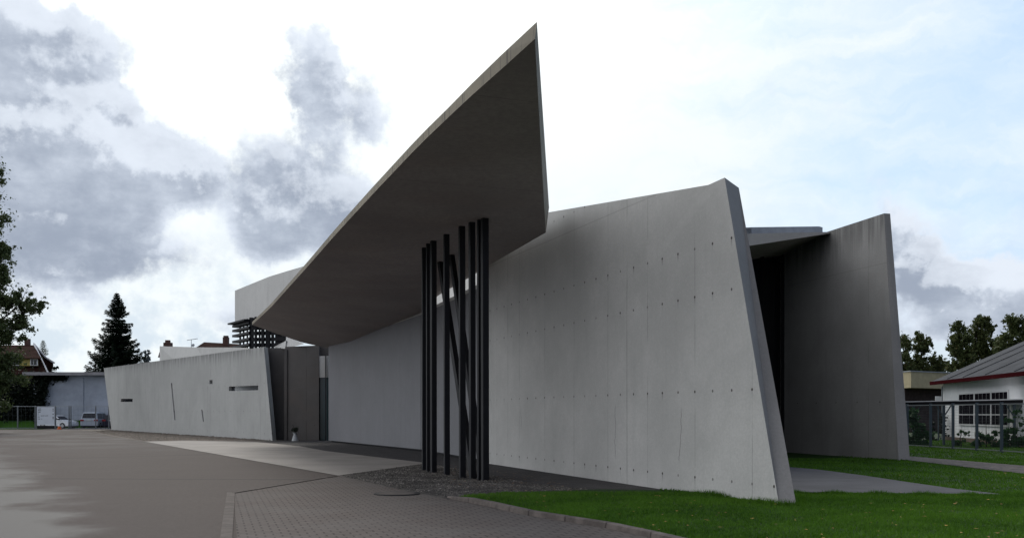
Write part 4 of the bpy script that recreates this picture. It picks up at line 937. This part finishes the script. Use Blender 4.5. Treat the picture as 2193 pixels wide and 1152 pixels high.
MB().prism([v3(pA.xy + Vector((.5, 2)), -.05), v3(pB.xy + Vector((.3, 2)), -.05), v3(pC.xy + Vector((0, 2)), -.05), v3((pC.xy + Vector((2, 9))), -.05), v3((pA.xy + Vector((0, 9))), -.05)], [v3(pA.xy + Vector((.5, 2)), zb), v3(pB.xy + Vector((.3, 2)), zb), v3(pC.xy + Vector((0, 2)), zb), v3((pC.xy + Vector((2, 9))), zb), v3((pA.xy + Vector((0, 9))), zb)]).build('wall', M['darkbrick'], bb)
# low shelter with forked posts between fence and white building
sa = Vector((gx(1930, 50.5), 50.5)); sb = Vector((gx(2330, 43.5), 43.5)); sdv = (sb - sa); 
shl = empty('shelter', (sa.x, sa.y, 0), 0, 'low flat shelter roof on forked posts behind the right fence', 'shelter')
n_ = Vector((-sdv.y, sdv.x)).normalized() * -1
if n_.y > 0: n_ = -n_
def zat(p): return None
za_, zb_ = gz(866, 50.5), gz(858, 43.5)
A = [(sa.x, sa.y), (sb.x, sb.y), (sb.x - n_.x * 1.2, sb.y - n_.y * 1.2), (sa.x - n_.x * 1.2, sa.y - n_.y * 1.2)]
MB().prism([(A[0][0], A[0][1], za_ - .05), (A[1][0], A[1][1], za_ + .05), (A[2][0], A[2][1], za_ + .05), (A[3][0], A[3][1], za_ - .05)], [(A[0][0], A[0][1], za_ + .12), (A[1][0], A[1][1], za_ + .20), (A[2][0], A[2][1], za_ + .20), (A[3][0], A[3][1], za_ + .12)]).build('roof', M['black'], shl)
MB().prism([(A[0][0], A[0][1] + .1, za_ + .125), (A[1][0], A[1][1] + .1, za_ + .205), (A[2][0], A[2][1] + .1, za_ + .205), (A[3][0], A[3][1] + .1, za_ + .125)], [(A[0][0], A[0][1] + .1, za_ + .16), (A[1][0], A[1][1] + .1, za_ + .26), (A[2][0], A[2][1] + .1, za_ + .26), (A[3][0], A[3][1] + .1, za_ + .16)]).build('roof_sheet', M['white'], shl)
for px in (1960, 2025, 2177, 2300):
    u = (px - CXP) / F; t_ = (sa.x - u * sa.y) / (u * sdv.y - sdv.x); p = sa + sdv * t_; un = sdv.normalized()
    m_ = MB(); m_.beam((p.x, p.y + .2, -.05), (p.x, p.y + .2, za_ + .05), .10)
    for s in (-1, 1): m_.beam((p.x, p.y + .2, za_ - .62), (p.x + un.x * s * .42, p.y + .2 + un.y * s * .42, za_), .045)
    m_.build('post', M['fence_r'], shl)
ob = G(2012, 930, 0); MB()
bx = P3(2010, 853, 56); o = empty('notice_board', (bx.x, bx.y, 0), 0, 'small white board standing above the shelter roof by the corner of the white building', 'board')
MB().box((bx.x, bx.y, bx.z), (.36, .05, .26)).build('panel', M['white'], o); MB().beam((bx.x, bx.y + .04, -.05), (bx.x, bx.y + .04, bx.z), .05).build('post', M['fence_r'], o)
# shrubs at the right fence
def shrub(lst, Y, tx, n, leaf, label, seed, fm=None, name='shrub'):
    x_ = gx(tx, Y); tree(name, (x_, Y, 0), 1.6, at_px(Y, lst, x_), n, leaf, fm or M['f_shrub'], label, 'shrub', .03, 'shrubs behind the right hand fence', seed, sub=8)
shrub([(1960, 895, 20, 0), (1955, 925, 20, .2), (1978, 918, 18, 0), (1985, 940, 18, 0), (1965, 945, 20, 0)], 48.5, 1968, 5200, .075, 'dense green shrub behind the fence next to the tall side wall', 31)
shrub([(2010, 905, 16, 0), (2018, 930, 14, 0), (2005, 945, 16, 0)], 57, 2010, 1600, .07, 'darker shrub at the left corner of the white building', 37, M['f_dark'])
shrub([(2058, 925, 6, 0), (2068, 928, 6, 0), (2060, 945, 8, 0), (2050, 948, 8, 0)], 46.5, 2060, 420, .07, 'small thin sapling under the first window of the white building', 32)
shrub([(2105, 930, 14, 0), (2118, 945, 16, 0), (2100, 948, 14, 0), (2130, 930, 12, 0), (2085, 950, 8, 0)], 45.5, 2112, 1700, .07, 'pale leafed shrub before the white wall left of the darkest shrub', 33)
shrub([(2178, 885, 8, 0), (2165, 900, 9, 0), (2190, 905, 12, 0), (2175, 925, 20, 0), (2160, 945, 18, 0), (2190, 945, 22, 0), (2215, 930, 20, 0), (2145, 952, 12, 0)], 45, 2178, 4600, .08, 'tall dark shrub at the right edge of the photo behind the fence', 34)
# ------------------------------------------------------------ sign, cone, cars
Ys = 99.5; z0_, z1_ = gz(909, Ys), gz(871, Ys); xs0, xs1 = gx(79.5, Ys), gx(117, Ys)
sg = empty('information_board', ((xs0 + xs1) / 2, Ys, 0), 0, 'square white information board on two posts in front of the left fence', 'sign')
M['board'] = mat('white_board', (.62, .66, .72), .5, var=.03)
W_ = xs1 - xs0; H_ = z1_ - z0_
pn = MB().box((0, 0, (z0_ + z1_) / 2), (W_, .06, H_)).build('panel', M['board'], sg, world=False)
MB().box((-W_ / 2 - .03, .0, z1_ / 2), (.06, .06, z1_)).build('post', M['fence_l'], sg, world=False)
MB().box((W_ / 2 + .03, .0, z1_ / 2), (.06, .06, z1_)).build('post', M['fence_l'], sg, world=False)
MB().box((0, .02, .22), (W_, .05, .30)).build('lower_rail', M['black'], sg, world=False)
M['ink'] = mat('sign_lettering', (.03, .03, .045), .7)
tx = MB(); rd = random.Random(9)
def word(x, z, n, h, bold=1.0):
    for k in range(n):
        hh_ = h * rd.choice((.7, .7, 1.0)); tx.box((x, -.034, z + hh_ / 2), (.018 * bold, .006, hh_)); tx.box((x + .016, -.034, z + rd.choice((0, hh_ / 2, hh_))), (.024, .006, .014 * bold)); x += .046
    return x + .03
def line(fn):
    global tx
    tx = MB(); fn(); tx.build('lettering', M['ink'], pn, world=False)
xl = -W_ / 2 + .12; zl = z1_ - .22
for k, (n, bd) in enumerate(((7, 1.5), (7, 1.5), (6, 1.6))): line(lambda: word(xl, zl - k * .17, n, .085, bd))
line(lambda: word(xl, zl - .51, 2, .08))
line(lambda: word(xl, zl - .70, 3, .075)); line(lambda: word(word(xl + .27, zl - .70, 7, .085, 1.3), zl - .70, 9, .08))
line(lambda: word(xl, zl - .87, 4, .075))
line(lambda: word(xl, zl - 1.04, 5, .075)); line(lambda: word(xl + .36, zl - 1.04, 1, .1, 2))
for k in (0, 1.1, 3.1, 4.9, 5.7): line(lambda: tx.box((W_ / 2 - .14, -.034, z1_ - .20 - k * .17), (.085, .006, .10)))
o = empty('traffic_cone', (gx(127, 98.5), 98.5, 0), 0, 'small orange traffic cone with white top beside the information board', 'cone')
M['orange'] = mat('orange_plastic', (.60, .12, .03), .5)
MB().cone((0, 0, .03), (0, 0, .33), .19, .11, 14).build('cone_body', M['orange'], o, world=False)
MB().cone((0, 0, .33), (0, 0, .66), .112, .03, 14).build('cone_top', M['white'], o, world=False)
MB().box((0, 0, .02), (.38, .38, .04)).build('base', M['orange'], o, world=False)
M['tyre'] = mat('tyre_rubber', (.015, .015, .016), .8); M['rim'] = mat('wheel_rim', (.35, .35, .36), .4, .6)
M['redlamp'] = mat('tail_lamp', (.28, .015, .02), .3); M['plate'] = mat('number_plate', (.5, .5, .48), .5)
M['headlamp'] = mat('headlamp_glass', (.5, .52, .55), .15)
def car(name, loc, rz, L, Wd, H, prof, cabin, paint, label, beltz, kind):
    """x forward. prof: lower body side outline, cabin: glasshouse side outline"""
    o = empty(name, loc, rz, label, kind)
    pm = mat(name + '_paint', paint, .28, .1, var=.02)
    def solid(pr, w0, w1, z0, z1):
        wf = lambda z: (w0 + (w1 - w0) * min(1, max(0, (z - z0) / (z1 - z0)))) / 2
        return MB().prism([(x, -wf(z), z) for x, z in pr], [(x, wf(z), z) for x, z in pr])
    solid(prof, Wd, Wd * .97, .2, beltz).build('body', pm, o, world=False, bevel=.03)
    cb = solid(cabin, Wd * .93, Wd * .76, beltz, H).build('cabin', pm, o, world=False, bevel=.03)
    # side glass
    xs = [p[0] for p in cabin]; zt = H - .12; zb2 = beltz + .04
    for sgn in (-1, 1):
        wz = lambda z: (Wd * .93 + (Wd * .76 - Wd * .93) * (z - beltz) / (H - beltz)) / 2 + .012
        tr_, bl_ = cabin[1], cabin[0]; tf_, bf_ = cabin[-2], cabin[-1]
        xr = lambda z: bl_[0] + (tr_[0] - bl_[0]) * (z - bl_[1]) / (tr_[1] - bl_[1]) + .12
        xf = lambda z: bf_[0] + (tf_[0] - bf_[0]) * (z - bf_[1]) / (tf_[1] - bf_[1]) - .14
        xm = (xr(zb2) + xf(zb2)) / 2
        for (u0, u1, w0, w1) in ((xr(zb2), xm - .05, xr(zt), xm - .05), (xm + .05, xf(zb2), xm + .05, xf(zt))):
            A = [(u0, sgn * wz(zb2), zb2), (u1, sgn * wz(zb2), zb2), (w1, sgn * wz(zt), zt), (w0, sgn * wz(zt), zt)]
            MB().prism(A, [(x, y - sgn * .02, z) for x, y, z in A]).build('side_window', M['glass'], o, world=False)
    # rear + front glass
    for (lo, hi, s) in ((cabin[0], cabin[1], -1), (cabin[-1], cabin[-2], 1)):
        pt = lambda q, y: (lo[0] + (hi[0] - lo[0]) * q + s * .015, y, lo[1] + (hi[1] - lo[1]) * q)
        A = [pt(.14, -Wd * .40), pt(.14, Wd * .40), pt(.88, Wd * .35), pt(.88, -Wd * .35)]
        MB().prism(A, [(x - s * .02, y, z) for x, y, z in A]).build('rear_window' if s < 0 else 'windscreen', M['glass'], o, world=False)
    for sx_ in (-1, 1):
        for sy in (-1, 1):
            c = Vector((sx_ * L * .31, sy * (Wd / 2 - .11), .31))
            wh = MB().cone(c - Vector((0, .11, 0)), c + Vector((0, .11, 0)), .31, .31, 18).build('wheel', M['tyre'], o, world=False)
            MB().cone(c + Vector((0, sy * .10, 0)), c + Vector((0, sy * .125, 0)), .2, .17, 14).build('rim', M['rim'], wh, world=False)
    for sy in (-1, 1):
        MB().box((-L / 2 + .0, sy * Wd * .39, .88), (.08, Wd * .2, .17)).build('tail_light', M['redlamp'], o, world=False)
        MB().box((L / 2 - .06, sy * Wd * .37, .66), (.10, .34, .14)).build('headlight', M['headlamp'], o, world=False)
        MB().box((cabin[-1][0] - .1, sy * (Wd / 2 + .09), beltz + .1), (.12, .2, .15)).build('wing_mirror', M['black'], o, world=False)
    MB().box((-L / 2 - .01, 0, .86), (.03, .50, .11)).build('number_plate', M['plate'], o, world=False)
    MB().box((0, 0, .22), (L * .94, Wd * .94, .14)).build('underside', M['black'], o, world=False)
    return o
Yc = 104.5
car('people_carrier', (gx(186.5, Yc), Yc + 2.2, 0), math.radians(90 + 6), 4.6, 1.82, 1.74, [(-2.3, .28), (-2.3, 1.02), (2.0, 1.0), (2.3, .8), (2.3, .28)],
    [(-2.28, 1.0), (-2.02, 1.70), (-1.8, 1.74), (.55, 1.74), (.8, 1.68), (1.75, 1.0)], (.42, .46, .52), 'silver people carrier seen from behind beside the low concrete wall', 1.0, 'car')
car('small_car', (gx(124, Yc), Yc, 0), math.radians(-14), 3.9, 1.66, 1.42, [(-1.95, .26), (-1.95, .88), (1.2, .90), (1.85, .72), (1.95, .5), (1.95, .26)],
    [(-1.9, .86), (-1.55, 1.38), (-1.35, 1.42), (.0, 1.42), (.2, 1.38), (.95, .88)], (.62, .64, .68), 'white small car parked half hidden behind the information board', .88, 'car')
car('dark_car', (gx(233, Yc), Yc + 1.8, 0), math.radians(90 + 8), 4.2, 1.72, 1.45, [(-2.1, .26), (-2.1, .90), (1.3, .9), (2.0, .72), (2.1, .26)],
    [(-2.05, .88), (-1.7, 1.40), (-1.5, 1.45), (.2, 1.45), (.4, 1.40), (1.15, .9)], (.02, .02, .035), 'dark car mostly hidden behind the end of the low concrete wall', .9, 'car')
for o_ in list(bpy.data.objects):
    if o_.name.startswith(('people_carrier', 'small_car', 'dark_car')) and o_.type == 'EMPTY': o_.name = 'parked_car'
sheet('parking_strip', [(gx(95, 99), 98.0), (gx(245, 99), 98.0), (gx(245, 99), 107.8), (gx(110, 107), 107.8)], -.006, M['asphalt'])
